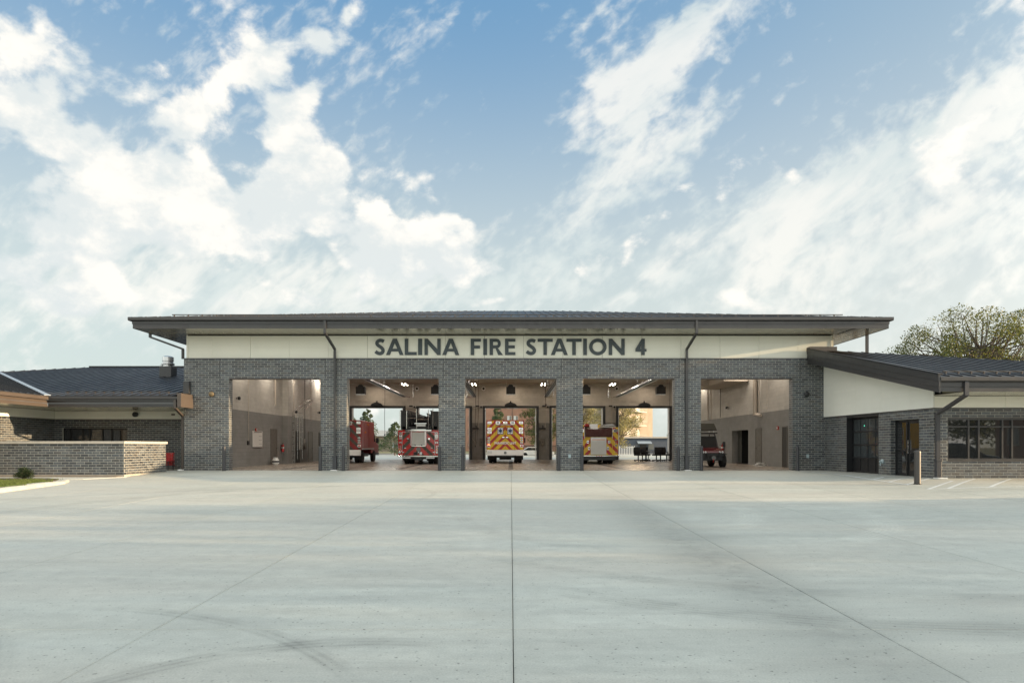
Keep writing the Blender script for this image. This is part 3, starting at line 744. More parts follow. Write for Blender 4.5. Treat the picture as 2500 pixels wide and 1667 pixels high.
# ================================================================ right wing
WY = -7.65; WX0 = 14.86; EYR = -9.50; EXR = 13.80; ZSR = 2.90; ZER = 3.38; WX1 = 24.2
side_o = (14.60, -.0); sl = math.hypot(WX0-14.60, -WY); su = ((WX0-14.60)/sl, WY/sl); sn_ = (su[1], -su[0])
def spos(s, off=0.): return (side_o[0]+su[0]*s+sn_[0]*off, side_o[1]+su[1]*s+sn_[1]*off)
GD = (1.90, 4.32); ED = (5.10, 6.84)          # glazed lift door, entrance
sh = [(GD[0], GD[1], -.5, 2.44), (ED[0], ED[1], -.5, 2.1336)]
sw = wall_boxes(MB(), side_o, su, sn_, sl, -.3, 2.44, .35, sh).build('wall', M['mortar'], ST, label='dark brick side wall of the right wing with glazed doors')
brick_wall(ST, sw, side_o, su, sn_, sl, 24, 0, sh, .2)
fh = [(15.33-WX0, 20.6-WX0, .6096, 2.1336)]
fw = wall_boxes(MB(), (WX0, WY), (1,0), (0,-1), WX1-WX0, -.3, 2.44, .35, fh).build('wall', M['mortar'], ST, label='grey brick front wall of the right wing below the ribbon window')
brick_wall(ST, fw, (WX0, WY), (1,0), (0,-1), WX1-WX0, 24, 0, fh, .5)
for s_ in (ED[0], ED[1]):
    a = spos(s_, 0); brick_wall(ST, sw, a, (-sn_[0], -sn_[1]), (su[0]*(1 if s_ == ED[0] else -1), su[1]*(1 if s_ == ED[0] else -1)), .22, 21, 0)
# solid inside the wing so no light leaks, floor and back
MB().box(15.3, WX1-.3, WY+2.6, WY+2.7, 0, 2.9).build('partition_wall', M['void'], ST)
MB().box(15.25, WX1-.3, WY+.36, -.05, .006, .02).build('wing_floor', M['floor'], ST)
MB().box(WX1-.3, WX1, WY+.36, .4, -.3, 2.9).build('wall', M['mortar'], ST)
# white clad gable on the side wall
def sbox(m_, s0, s1, o0, o1, z0, z1, z1b=None):
    z1b = z1 if z1b is None else z1b
    P = []
    for zz in (0, 1):
        for s_, o_ in ((s0,o0),(s1,o0),(s1,o1),(s0,o1)):
            x_, y_ = spos(s_, o_); P.append((x_, y_, z0 if zz == 0 else (z1 if s_ == s0 else z1b)))
    return m_.add(P, [(3,2,1,0),(4,5,6,7),(0,1,5,4),(1,2,6,5),(2,3,7,6),(3,0,4,7)])
def rake_z(y): return ZSR+.04+PITCH*(y-EYR)*.985
gw = sbox(MB(), 0, sl, .0, -.30, 2.44, rake_z(0), rake_z(WY)).build('panel_wall', M['dark'], ST)
SP = [.0, 2.30, 3.9, 5.6, 7.25, sl+.06]
SP = [.0, .90, 2.72, 4.55, 6.38, sl-.12, sl+.05]
def gz(s_): return rake_z(spos(s_)[1])-.01
for i in range(len(SP)-1):
    a, b = SP[i]+.004, SP[i+1]-.004; m_ = MB(); z = 2.475
    while z < gz(a):
        q = clip([(a,z),(b,z),(b,z+.110),(a,z+.110)], lambda p: gz(p[0])-p[1])
        if len(q) >= 3:
            n = len(q); vs = [(*spos(p[0], .052), p[1]) for p in q]+[(*spos(p[0], .0), p[1]) for p in q]
            m_.add(vs, [tuple(range(n)), tuple(range(2*n-1, n-1, -1))]+[(k, n+k, n+(k+1)%n, (k+1)%n) for k in range(n)])
        z += .114
    sbox(m_, a+.002, b-.002, .047, .0, 2.475, gz(a)-.02, gz(b)-.02)
    m_.build('cladding_panel', M['white_panel'], gw)
sbox(MB(), -.0, sl+.03, .055, -.02, 2.44, 2.472).build('flashing', M['trim'], ST)
# front clad band
fb = MB().box(WX0, WX1, WY+.02, WY+.35, 2.44, 3.0).build('panel_wall', M['dark'], ST)
fx = [WX0-.03, WX0+.85, 17.35, 19.2, 21.0, 22.8, WX1]
for i in range(len(fx)-1): ribbed(fx[i]+.004, fx[i+1]-.004, 2.475, 2.88, WY-.03).build('cladding_panel', M['panel'], fb, fix=False)
MB().box(WX0-.02, WX1, WY-.04, WY+.02, 2.44, 2.472).build('flashing', M['trim'], ST)
MB().box(WX0-.02, WX1, WY-.035, WY+.03, 2.882, 2.915).build('shadow_joint', M['soffit_dark'], ST)
# ribbon window
win = MB().box(15.33, 20.6, WY+.04, WY+.12, .6096, .70).box(15.33, 20.6, WY+.04, WY+.12, 2.05, 2.1336).box(15.33, 20.6, WY+.04, WY+.12, 1.785, 1.835)
mx_ = [15.355, 16.10, 16.46, 17.29, 17.63, 18.46, 18.80, 19.63, 19.97, 20.575]
for x in mx_: win.box(x-.027, x+.027, WY+.025, WY+.12, .70, 2.05)
wf = win.build('window', M['trim'], ST, label='long dark ribbon window in the right wing front')
for i in range(len(mx_)-1):
    for z0_, z1_ in ((.70, 1.785), (1.835, 2.05)):
        MB().box(mx_[i]+.03, mx_[i+1]-.03, WY+.08, WY+.09, z0_+.003, z1_-.003).build('pane', M['glass'], wf)
MB().box(15.30, 20.63, WY-.03, WY+.12, .585, .608).build('window_sill', M['trim'], wf)
# glazed lift door
def sobj(name, m_name, parent, *b, **k): return sbox(MB(), *b).build(name, M[m_name], parent, **k)
gd = sobj('glass_lift_door', 'dark', ST, GD[0], GD[1], -.29, -.33, 0, 2.44, label='black sectional door with glass panes in the right wing')
sobj('door_jamb', 'dark', gd, GD[0], GD[0]+.03, .0, -.29, 0, 2.44); sobj('door_jamb', 'dark', gd, GD[1]-.03, GD[1], .0, -.29, 0, 2.44); sobj('door_head', 'dark', gd, GD[0]+.03, GD[1]-.03, .0, -.29, 2.34, 2.44)
cols = [GD[0]+.09+.56*k for k in range(4)]+[GD[1]-.09]
for r_ in range(4):
    z0_ = .08+r_*.565; z1_ = z0_+.50
    for c_ in range(4):
        sobj('pane' if r_ else 'door_panel', 'doorglass' if r_ else 'dark', gd, cols[c_]+.035, cols[c_+1]-.035, -.262 if r_ else -.268, -.29, z0_, z1_)
    sobj('door_rail', 'dark', gd, GD[0]+.04, GD[1]-.04, -.245, -.29, z0_-.062, z0_-.004)
sobj('exit_light', 'ledgreen', gd, GD[0]+.92, GD[0]+.95, -.255, -.262, 1.98, 2.005)
# entrance
ed = sobj('entrance_door', 'dark', ST, ED[0], ED[1], -.24, -.28, 0, 2.1336, label='black framed glass entrance with sidelight')
for a, b, z0_, z1_ in ((ED[0]+.06, ED[0]+.62, .98, 2.02),(ED[0]+.06, ED[0]+.62, .10, .92),(ED[0]+.86, ED[1]-.16, .22, .88),(ED[0]+.86, ED[1]-.16, .98, 1.98)):
    sobj('pane', 'glass', ed, a, b, -.235, -.245, z0_, z1_)
for a, b, z0_, z1_ in ((ED[0], ED[0]+.05, 0, 2.13),(ED[0]+.66, ED[0]+.74, 0, 2.13),(ED[1]-.06, ED[1], 0, 2.13),(ED[0]+.05, ED[0]+.66, .93, .97),(ED[0], ED[1], 2.05, 2.13)):
    sobj('door_frame', 'dark', ed, a, b, -.20, -.24, z0_, z1_)
sobj('door_pull', 'steel', ed, ED[0]+.80, ED[0]+.825, -.17, -.20, .85, 1.35)
# ---- wing roof, soffit, fascia
wr = [(EXR, EYR),(25.6, EYR),(20.4,-4.3),(15.3,.0),(EXR,.0)]
RR = roof_plane(ST, [(EXR,EYR),(25.8,EYR),(15.4,.9),(14.9,.9),(14.9,0.0),(EXR,0.0)], (EXR,EYR), (0,1), ZER, label='dark standing seam roof of the right wing')
roof_plane(ST, [(25.8,EYR),(25.8,12),(15.4,12),(15.4,.9)], (25.8,0), (-1,0), ZER)
MB().prism([(EYR+.02, ZSR+.012),(WY-.01, ZSR+.012),(WY-.01, ZSR+.03),(EYR+.02, ZSR+.03)], 'x', 14.82, 25.6).build('soffit_deck', M['soffit_dark'], ST)
y = EYR+.03
sm = MB()
x = 14.83
while x < 25.3: MB().box(x, x+.29, EYR+.035, WY-.03, ZSR-.008, ZSR+.01).build('soffit_plank', M['soffit'], ST, fix=False); x += .305
rs_ = MB()   # sloping soffit under the rake
for k in range(31):
    ya = EYR+.04+k*.32; yb = ya+.30
    if yb > -.02: break
    za, zb = rake_z(ya)-.03, rake_z(yb)-.03
    rs_.add([(EXR+.05,ya,za),(15.0,ya,za),(15.0,yb,zb),(EXR+.05,yb,zb),(EXR+.05,ya,za+.02),(15.0,ya,za+.02),(15.0,yb,zb+.02),(EXR+.05,yb,zb+.02)], [(0,1,2,3),(7,6,5,4),(0,4,5,1),(1,5,6,2),(2,6,7,3),(3,7,4,0)])
rs_.build('soffit_plank', M['soffit'], ST)
# front fascia and gutter
def seg_fascia(x0, x1, yf, zs, h=.30, m1='trim', ends=True):
    MB().box(x0, x1, yf, yf+.03, zs-.01, zs+.145).build('fascia_board', M[m1], ST)
    MB().box(x0, x1, yf-.018, yf+.03, zs+.152, zs+.30).build('fascia_board', M[m1], ST)
    MB().prism([(yf-.14, zs+.34),(yf-.14, zs+.44),(yf-.125, zs+.455),(yf+.03, zs+.455),(yf+.03, zs+.305),(yf-.09, zs+.305)], 'x', x0, x1).build('gutter', M[m1], ST)
seg_fascia(EXR+.035, 25.7, EYR, ZSR)
# rake board: three stepped bands along the slope
def rake(x0, x1, a0, a1, nm, m1):
    ya, yb = EYR-.12, .0
    za, zb = ZSR+PITCH*(ya-EYR), ZSR+PITCH*(yb-EYR)
    MB().add([(x0,ya,za+a0),(x1,ya,za+a0),(x1,yb,zb+a0*1.12),(x0,yb,zb+a0*1.12),(x0,ya,za+a1),(x1,ya,za+a1),(x1,yb,zb+a1*1.12),(x0,yb,zb+a1*1.12)],
             [(3,2,1,0),(4,5,6,7),(0,1,5,4),(1,2,6,5),(2,3,7,6),(3,0,4,7)]).build(nm, M[m1], ST)
rake(EXR-.0, EXR+.03, -.03, .14, 'rake_board', 'trim'); rake(EXR-.018, EXR+.03, .147, .33, 'rake_board', 'trim'); rake(EXR-.035, EXR+.03, .337, .54, 'rake_board', 'trim'); rake(EXR-.045, EXR+.10, .545, .60, 'rake_cap', 'roof')
MB().box(EXR-.04, 15.0, -.36, .02, 5.50, 5.70).build('parapet_cap', M['bronze'], ST)
snow_rail(RR, EXR+.5, 25.0, EYR+.5, ZER+PITCH*.5, .42)
downpipe([(14.70,EYR-.06,3.28),(14.70,EYR-.06,2.78),(14.93,WY-.10,2.26),(14.93,WY-.10,.5)], w=.13, matn='bollard')

# ================================================================ left wing
LY = 2.25; LX = -22.75; EYL = -1.04; EXL = -20.85; ZSL = 2.90; ZEL = 3.40
lh = [(FX0-6.55-.0-LX, FX0-2.95-LX-.0, -.5, 2.08)]
def LXp(px): return (px-CX)/F_PX*(LY+D)
a0 = LXp(152)-LX; a1 = LXp(310.5)-LX
lh = [(a0, a1, -.5, 2.032)]
lw = wall_boxes(MB(), (LX, LY), (1,0), (0,-1), FX0-LX, -.3, 2.44, .35, lh).build('wall', M['mortar'], ST, label='shaded brick courtyard wall of the left wing')
brick_wall(ST, lw, (LX, LY), (1,0), (0,-1), FX0-LX, 24, 0, lh, .4)
wwh = [(3.80, 5.6, .6096, 2.1336)]
ww = wall_boxes(MB(), (LX, LY), (0,-1), (1,0), 12, -.3, 2.44, .35, wwh).build('wall', M['mortar'], ST, label='courtyard side wall of the left wing catching the low sun')
brick_wall(ST, ww, (LX, LY), (0,-1), (1,0), 12, 24, 0, wwh, .1)
lwf = MB().box(LX-.12, LX-.04, LY-5.6, LY-3.80, .61, .68).box(LX-.12, LX-.04, LY-5.6, LY-3.80, 2.06, 2.13).box(LX-.12, LX-.04, LY-3.87, LY-3.8, .68, 2.06).box(LX-.12, LX-.04, LY-5.6, LY-5.53, .68, 2.06).build('window', M['bronze'], ST)
MB().box(LX-.09, LX-.08, LY-5.53, LY-3.87, .68, 2.06).build('pane', M['glass'], lwf)
lp = MB().box(LX-.3, FX0, LY+.03, LY+.35, 2.44, 3.0).box(LX-.35, LX-.02, LY-12, LY+.03, 2.44, 3.0).build('panel_wall', M['dark'], ST)
lx = [LX+.03, LXp(217), LXp(306), LXp(394), FX0]
for i in range(len(lx)-1): ribbed(lx[i]+.004, lx[i+1]-.004, 2.475, 2.88, LY-.03).build('cladding_panel', M['panel'], lp, fix=False)
ly = LY-.03
for k, w in enumerate((1.45, 1.83, 1.83, 1.83, 1.83, 1.83)):
    m_ = MB(); z = 2.475
    while z < 2.87:
        m_.box(LX-.02, LX+.03, ly-w+.004, ly-.004, z, min(z+.11, 2.88)); z += .114
    m_.box(LX-.02, LX+.026, ly-w+.006, ly-.006, 2.475, 2.88); m_.build('cladding_panel', M['panel'], lp, fix=False); ly -= w
MB().box(LX, FX0, LY-.04, LY+.02, 2.44, 2.472).box(LX-.02, LX+.04, LY-12, LY-.04, 2.44, 2.472).build('flashing', M['trim'], ST)
MB().box(LX, FX0, LY-.035, LY+.03, 2.882, 2.915).box(LX-.02, LX+.035, LY-12, LY-.035, 2.882, 2.915).build('shadow_joint', M['soffit_dark'], ST)
# courtyard glazing
dl = MB()
X0, X1 = LX+a0, LX+a1
for x in (X0+.03, LXp(169), LXp(199), LXp(216), LXp(247), LXp(270), X1-.03): dl.box(x-.035, x+.035, LY+.10, LY+.20, 0, 2.0)
dl.box(X0, X1, LY+.10, LY+.20, 1.96, 2.03).box(X0, X1, LY+.10, LY+.20, 0, .06)
cg = dl.build('window', M['dark'], ST, label='black framed glass doors and window of the courtyard')
xs = [X0, LXp(169), LXp(199), LXp(216), LXp(247), LXp(270), X1]
for i in range(6): MB().box(xs[i]+.04, xs[i+1]-.04, LY+.14, LY+.15, .07, 1.95).build('pane', M['glass'], cg)
MB().box(LX-6, FX0, LY+2.9, LY+3.0, 0, 2.9).build('partition_wall', M['void'], ST)
# roofs: two planes meeting in a valley
vx = 7.9
RL = roof_plane(ST, [(EXL,EYL),(FX0-.02,EYL),(FX0-.02,11.12),(-26.5,11.12),(-30.6,8.3),(EXL-9.4,EYL+9.4)], (EXL,EYL), (0,1), ZEL, label='dark standing seam roof of the left wing rising to its ridge')
roof_plane(ST, [(EXL,EYL),(EXL-9.4,EYL+9.4),(EXL-9.4,-14),(EXL,-14)], (EXL,EYL), (-1,0), ZEL, label='roof slope at the far left meeting the main slope in a valley')
vm = MB()
zv = lambda s: ZEL+PITCH*s
vm.add([(EXL-.02,EYL-.16,zv(0)+.03),(EXL+.16,EYL+.02,zv(0)+.03),(EXL-9.2+.16,EYL+9.2+.02,zv(9.2)+.03),(EXL-9.2-.02,EYL+9.2-.16,zv(9.2)+.03),
        (EXL-.02,EYL-.16,zv(0)+.0),(EXL+.16,EYL+.02,zv(0)+.0),(EXL-9.2+.16,EYL+9.2+.02,zv(9.2)),(EXL-9.2-.02,EYL+9.2-.16,zv(9.2))],
       [(0,1,2,3),(7,6,5,4),(0,4,5,1),(1,5,6,2),(2,6,7,3),(3,7,4,0)])
vm.build('valley_flashing', M['steel'], ST)
MB().box(-26.5, FX0-.02, 10.95, 11.25, 6.07, 6.16).build('ridge_cap', M['roof'], ST)
seg_fascia(EXL+.04, -14.93, EYL, ZSL)
MB().box(EXL, EXL+.03, -14, EYL-.0, ZSL-.01, ZSL+.145).build('fascia_board', M['bronze'], ST)  # sunlit side of the same fascia; the sun's warmth is in the colour
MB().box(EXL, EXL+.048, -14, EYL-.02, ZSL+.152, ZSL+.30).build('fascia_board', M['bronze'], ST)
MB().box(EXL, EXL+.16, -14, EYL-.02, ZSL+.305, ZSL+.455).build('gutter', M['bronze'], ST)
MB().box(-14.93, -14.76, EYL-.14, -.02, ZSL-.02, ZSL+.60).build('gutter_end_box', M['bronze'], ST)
sm = MB(); x = EXL+.05
while x < FX0-.1: MB().box(x, x+.29, EYL+.035, LY-.03, ZSL-.008, ZSL+.01).build('soffit_plank', M['soffit'], ST, fix=False); x += .305
y = -14
while y < LY-.2: MB().box(LX, EXL-.0, y, y+.29, ZSL-.008, ZSL+.01).build('soffit_plank', M['soffit'], ST, fix=False); y += .305
MB().box(EXL, FX0, EYL+.03, LY, ZSL+.012, ZSL+.03).box(LX, EXL, -14, LY, ZSL+.013, ZSL+.031).build('soffit_deck', M['soffit_dark'], ST)
snow_rail(RL, EXL+.5, -15.5, EYL+.5, ZEL+PITCH*.5, .42)
MB().box(-15.14, -14.88, -.20, -.008, 3.56, 4.12).build('flashing', M['trim'], ST)
flush_bricks(ST, 300, 10)

# ================================================================ free-standing courtyard wall
SW = thing('courtyard_wall', 'low charcoal brick screen wall with pale stone coping in front of the left wing', 'wall', (-15.25,-4.75,0))
def loc(m_, o): 
    m_.v = [(a-o[0], b-o[1], c-o[2]) for a, b, c in m_.v]; return m_
so_ = (-15.25,-4.75,0)
bk = MB().box(-34,-15.25,-4.75,-4.45,0,12*BH).box(-15.55,-15.25,-4.45,-1.54,0,12*BH)
bw = loc(bk, so_).build('wall', M['mortar'], SW)
loc(MB().box(-34.02,-15.24,-4.76,-4.44,-.35,-.002).box(-15.56,-15.24,-4.44,-1.53,-.35,-.002), so_).build('footing', M['footing'], SW)
brick_wall(SW, bw, (-34, -4.75), (1,0), (0,-1), 18.75, 12, 0, (), .6)
brick_wall(SW, bw, (-15.25, -4.75), (0,1), (1,0), 3.21, 12, 0, (), .45)
flush_bricks(SW, 300, 7)
cx = -15.20; 
for k in range(12): loc(MB().box(cx-1.52, cx, -4.81, -4.40, 12*BH+.004, 12*BH+.105), so_).build('coping_stone', M['coping'], SW, bevel=.006); cx -= 1.525
for a, b in ((-4.39,-2.95),(-2.945,-1.48)): loc(MB().box(-15.61,-15.20, a, b, 12*BH+.004, 12*BH+.105), so_).build('coping_stone', M['coping'], SW, bevel=.006)
# ================================================================ vehicle hall interior
HB = 24.2; HX = 14.45
MB().box(-15.2, 15.2, .0, 25, .004, .012).build('hall_floor', M['floor'], ST)
bholes = [(c-HW+HX, c+HW+HX, -.5, HH) for c in centers]
wall_boxes(MB(), (-HX, HB), (1,0), (0,-1), 2*HX, 0, 6.32, .4, bholes).build('hall_wall', M['cmu'], ST, label='rear hall wall with five open doorways, dark band below and cream above')
rholes = [(9.66, 12.66, -.5, 2.13)]   # store room
MB().box(-HX-.4, -HX, .4, HB+.4, 0, 6.32).build('hall_wall', M['cmu'], ST)
wall_boxes(MB(), (HX, .4), (0,1), (-1,0), HB, 0, 6.32, .4, [(9.25, 12.25, -.5, 2.13)]).build('hall_wall', M['cmu'], ST)
MB().box(14.86, 16.9, 9.4, 13, .01, .02).box(16.9, 17, 9.4, 13, 0, 2.6).box(14.86, 17, 9.3, 9.4, 0, 2.6).box(14.86, 17, 13, 13.1, 0, 2.6).box(14.86, 17, 9.3, 13.1, 2.6, 2.7).build('store_room', M['void'], ST)
MB().box(-14.9, 14.9, .42, HB+.3, 6.27, 6.31).build('hall_ceiling', M['ceiling'], ST)
MB().box(-14.9, 14.9, .402, .50, HH, 6.27).build('hall_wall', M['cmu'], ST)
for k in range(-2, 2):
    x = BAY*(k+.5)
    MB().box(x-.61, x+.61, .402, .50, 0, HH).build('hall_wall', M['cmu'], ST)
for c in centers:    # door tracks, headers, operators at the rear
    f = MB().box(c-HW-.17, c-HW+.02, HB-.16, HB-.02, 0, HH+.16).build('door_frame', M['dark'], ST)
    MB().box(c+HW-.02, c+HW+.17, HB-.16, HB-.02, 0, HH+.16).build('door_frame', M['dark'], ST)
    MB().box(c-HW-.17, c+HW+.17, HB-.20, HB-.02, HH+.02, HH+.17).build('door_header', M['dark'], ST)
    MB().box(c-HW+.02, c-HW+.07, HB-.10, HB+.3, 0, HH).build('door_track', M['alu'], f)
    MB().box(c+HW-.10, c+HW-.05, HB-.10, HB+.3, 0, HH).build('door_track', M['white'], f)
    op = MB().prism([(c-.50, HH+.18),(c+.50, HH+.18),(c+.36, HH+.34),(c+.10, HH+.42),(c-.12, HH+.44),(c-.40, HH+.34)], 'y', HB-.5, HB-.1)
    op.build('door_operator', M['dark'], ST); MB().cyl((c-.02, HB-.3, HH+.42),(c-.02, HB-.3, HH+.56),.07).build('door_operator', M['dark'], ST)
    MB().cyl((c-HW-.1, HB-.12, HH+.62),(c-.5, HB-.12, HH+.62),.012, 6).cyl((c-.5, HB-.12, HH+.62),(c-.2, HB-.2, HH+.40),.012,6).build('conduit', M['duct'], ST)
# trench drains and joints in the hall floor
for c in centers: MB().box(c-.12, c+.12, 1.2, 22, .0125, .015).build('trench_drain', M['dark'], ST)
for c in centers: MB().box(c-1.2, c+1.2, 3.0, 3.03, .0125, .0135).build('floor_joint', M['jamb'], ST)
# ---- things on the hall walls
def wy(px, side=-1): return HX*F_PX/abs(px-CX)-D      # depth of a point on a side wall
def wz(py, y): return EYE+(CY-py)*(y+D)/F_PX
# lights
def lampfix(x, y, lab):
    t = thing('strip_light', lab, 'ceiling light', (x, y, 5.98), 0, 'strip lights hung in pairs under the hall ceiling')
    for s in (-1, 1):
        MB().box(s*.13-.05, s*.13+.05, -.6, .6, .02, .07).build('housing', M['white'], t)
        MB().box(s*.13-.035, s*.13+.035, -.6, .6, 0, .02).box(s*.13-.035, s*.13+.035, -.62, -.6, .0, .06).build('lamp_tube', M['lampw'], t)
        MB().cyl((s*.13, 0, .07),(s*.13, 0, .29),.006,5).build('hanger', M['steel'], t)
    return t
names = {-8.3:'first','-':''}
for x, w in ((-8.4,'beside the ladder truck bay'),(-2.92,'just left of the middle bay'),(2.58,'just right of the middle bay'),(8.05,'right of the fire engine')):
    lampfix(x, 22.0, 'paired glowing strip light near the rear wall '+w)
def area(x, y, z, sx, sy, e, col=(1,.80,.60), rot=(0,0,0)):
    l = bpy.data.lights.new('hall_lamp', 'AREA'); l.shape = 'RECTANGLE'; l.size = sx; l.size_y = sy; l.energy = e; l.color = col
    o = bpy.data.objects.new('hall_lamp', l); COL.objects.link(o); o.location = (x, y, z); o.rotation_euler = rot; return o
for x in (-8.3, -2.74, 2.74, 8.3):
    for y in (4, 10.5, 17): area(x, y, 5.9, .4, 1.6, 56, (1,.92,.82))
for y in (4.5, 8.4, 12.6, 19.0):
    for s in (-1, 1): area(s*(HX-.55), y, 6.15, 0.25, .9, 30, (1,.88,.74), rot=(0, R(-8*s), 0))
for x in (-10.97,-5.48,0,5.48,10.97): area(x, HB-1.2, 6.1, 1.2, .3, 14)
for s in (-1, 1):
    for y in (4.5, 8.4, 12.6, 19.0): MB().box(s*(HX-.55)-.15, s*(HX-.55)+.15, y-.5, y+.5, 6.17, 6.26).build('light_housing', M['white'], ST)
# unit heaters
for k, c in enumerate((-10.9,-5.45,0,5.45,10.9)):
    t = thing('unit_heater', ('far left','left','middle','right','far right')[k]+' black louvred box heater hanging ahead of the rear wall', 'heater', (c, 17.4, 4.87), 0, 'unit heaters hung across the hall')
    MB().box(-.33,.33,0,.45,.03,.56).build('casing', M['dark'], t, bevel=.01)
    MB().prism([(-.22,.56),(.22,.56),(.10,.72),(-.10,.72)], 'y', .05,.4).build('flue_hood', M['dark'], t)
    MB().box(-.34,.34,-.01,.46,0,.03).build('base_trim', M['steel'], t)
    for i in range(5): MB().box(-.27,.27,-.02,0,.08+i*.075,.11+i*.075).build('louvre', M['jamb'], t)
    MB().cyl((-.3,.2,.56),(-.3,.2,1.38),.008,5).cyl((.3,.2,.56),(.3,.2,1.38),.008,5).build('hanger', M['steel'], t)
# radiant tube heaters
for k, x in enumerate((-8.3,-2.80,2.72,8.3)):
    t = thing('radiant_heater', ('leftmost','second from left','third from left','rightmost')[k]+' long silver radiant tube heater running to the rear wall', 'heater', (x, 3.0, 4.95), 0, 'radiant tube heaters')
    MB().prism([(-.19,.0),(-.10,.12),(.10,.12),(.19,.0),(.17,.0),(.09,.10),(-.09,.10),(-.17,.0)], 'y', 0, 18).build('reflector', M['alu'], t)
    MB().cyl((-.06,.0,.03),(-.06,18.2,.03),.045,8).cyl((.06,.0,.03),(.06,18.2,.03),.045,8).build('burner_tube', M['dark'], t)
    s = 1 if x < 0 else -1
    MB().tube([(0,18.2,.03),(-s*.0-.65*(-s if abs(x) > 5 else s)*1,18.4,.0),(-.65*(-s if abs(x) > 5 else s),18.4,1.0)], .035, 6).build('vent_pipe', M['steel'], t)
    for i in range(5): MB().cyl((-.15, 1+i*4,.1),(-.15, 1+i*4, 1.3),.006,4).cyl((.15, 1+i*4,.1),(.15, 1+i*4, 1.3),.006,4).build('hanger', M['steel'], t)
# electrical boxes and conduits on rear wall piers
for k in range(-2, 2):
    x = BAY*(k+.5)
    t = thing('control_panel', ('leftmost','left of the middle doorway','right of the middle doorway','rightmost')[k+2]+' grey door control box on the rear wall pier, with conduit', 'control box', (x, HB-.02, 1.15))
    MB().box(-.28+.45*(k<0),.02+.45*(k<0),-.10,0,0,.62).build('cover', M['doorgrey'], t, bevel=.01)
    MB().cyl((-.13+.45*(k<0),-.1,.3),(-.13+.45*(k<0),-.14,.3),.05,10).build('switch', M['dark'], t)
    MB().tube([(-.2,-.04,-.1),(-.2,-.04,.3),(-.45,-.04,.65),(-.45,-.04,1.1),(.1,-.04,1.5),(.1,-.04,5.0)], .018, 6).build('conduit', M['duct'], t)
    MB().box(-.42,.12,-.22,-.02,1.38,1.48).cyl((-.1,-.15,1.4),(-.1,-.15,1.7),.05,8).build('sensor_arm', M['dark'], t)
    MB().cyl((.3,-.05,3.2),(.3,-.18,3.2),.08,8).build('horn', M['dark'], t)
    MB().box(-.15,.15,-.06,0,3.22,3.34).build('sign_plate', M['dark'], t)
    t2 = thing('round_speaker', ('leftmost','second','third','rightmost')[k+2]+' round pale speaker high on the rear wall between the heaters', 'speaker', (x+.5, HB-.02, 5.86))
    MB().cyl((0,0,0),(0,-.12,0),.17,16).build('ring', M['white'], t2); MB().cyl((0,-.12,0),(0,-.14,0),.10,12).build('cone', M['dark'], t2)
# left wall
def lwt(name, label, cat, px, py): 
    y = wy(px); return thing(name, label, cat, (-HX, y, wz(py, y)))
t = lwt('whiteboard', 'white message board with lines of small writing on the left hall wall', 'whiteboard', 616, 1090.5); ln = wy(639.5)-wy(616)
MB().box(0,.03,0,ln,0,.90).build('panel', M['board'], t)
wr_ = MB()
for i in range(3): wr_.box(.030,.032,ln-.55,ln-.12,.60-i*.22,.615-i*.22)
wr_.box(.030,.032,.1,ln-.5,.79,.80).build('writing', M['ink'], t)
MB().box(.030,.033,.15,ln-.1,.83,.87).build('heading', M['brownstripe'], t); MB().box(0,.08,.05,ln-.05,-.04,-.01).build('tray', M['alu'], t)
t = lwt('alarm_strobe', 'small red alarm strobe above the whiteboard', 'alarm', 624, 1052); MB().box(0,.06,-.07,.07,0,.16).build('body', M['alarm'], t); MB().box(.06,.08,-.03,.03,.05,.12).build('lens', M['lens'], t)
def wdoor(side, pa, pb, lab, tall=2.13, col='doorgrey', open_=False):
    ya, yb = sorted((wy(pa), wy(pb))); x = side*HX; s = -side
    f = MB().box(min(x, x+s*.03), max(x, x+s*.03), ya-.05, ya, 0, tall+.05).box(min(x, x+s*.03), max(x, x+s*.03), yb, yb+.05, 0, tall+.05).box(min(x, x+s*.03), max(x, x+s*.03), ya, yb, tall, tall+.05).build('door_frame', M['doorgrey'], ST)
    dd = MB().box(min(x, x+s*.012), max(x, x+s*.012), ya, yb, .01, tall).build('door', M[col], ST, label=lab)  # an open doorway is a flat dark sheet, its unlit depth put into the colour
    if not open_: MB().cyl((x+s*.012, yb-.08, 1.0),(x+s*.08, yb-.08, 1.0),.02,8).box(min(x+s*.06, x+s*.08), max(x+s*.06, x+s*.08), yb-.2, yb-.07,.99,1.01).build('handle', M['dark'], dd)
wdoor(-1, 661, 675, 'grey door between whiteboard and ladders')
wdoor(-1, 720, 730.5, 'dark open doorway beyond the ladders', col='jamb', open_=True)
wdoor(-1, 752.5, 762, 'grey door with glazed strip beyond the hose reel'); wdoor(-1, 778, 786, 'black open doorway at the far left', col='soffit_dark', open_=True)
def extinguisher(x, y, z, s, lab):
    t = thing('fire_extinguisher', lab, 'fire extinguisher', (x, y, z))
    MB().lathe((s*.12,0,0), [(.06,0),(.08,.02),(.08,.40),(.05,.46),(.025,.48),(.025,.52)], 12).build('cylinder', M['red'], t, smooth=True)
    MB().box(s*.12-.03, s*.12+.03, -.03,.03,.52,.57).tube([(s*.12,0,.56),(s*.12+.02,-.12,.50),(s*.12+.02,-.13,.2)], .012, 6).build('valve', M['dark'], t)
    MB().lathe((s*.12,0,0), [(.0815,.22),(.0815,.32)], 12).build('label_band', M['board'], t); MB().box(min(0,s*.04), max(0,s*.04),-.06,.06,.1,.45).build('bracket', M['dark'], t)
extinguisher(-HX, wy(686), wz(1103, wy(686)), 1, 'red fire extinguisher on the left hall wall beside the ladders')
extinguisher(HX, wy(1768), wz(1102, wy(1768)), -1, 'red fire extinguisher on the right hall wall behind the utility vehicle')
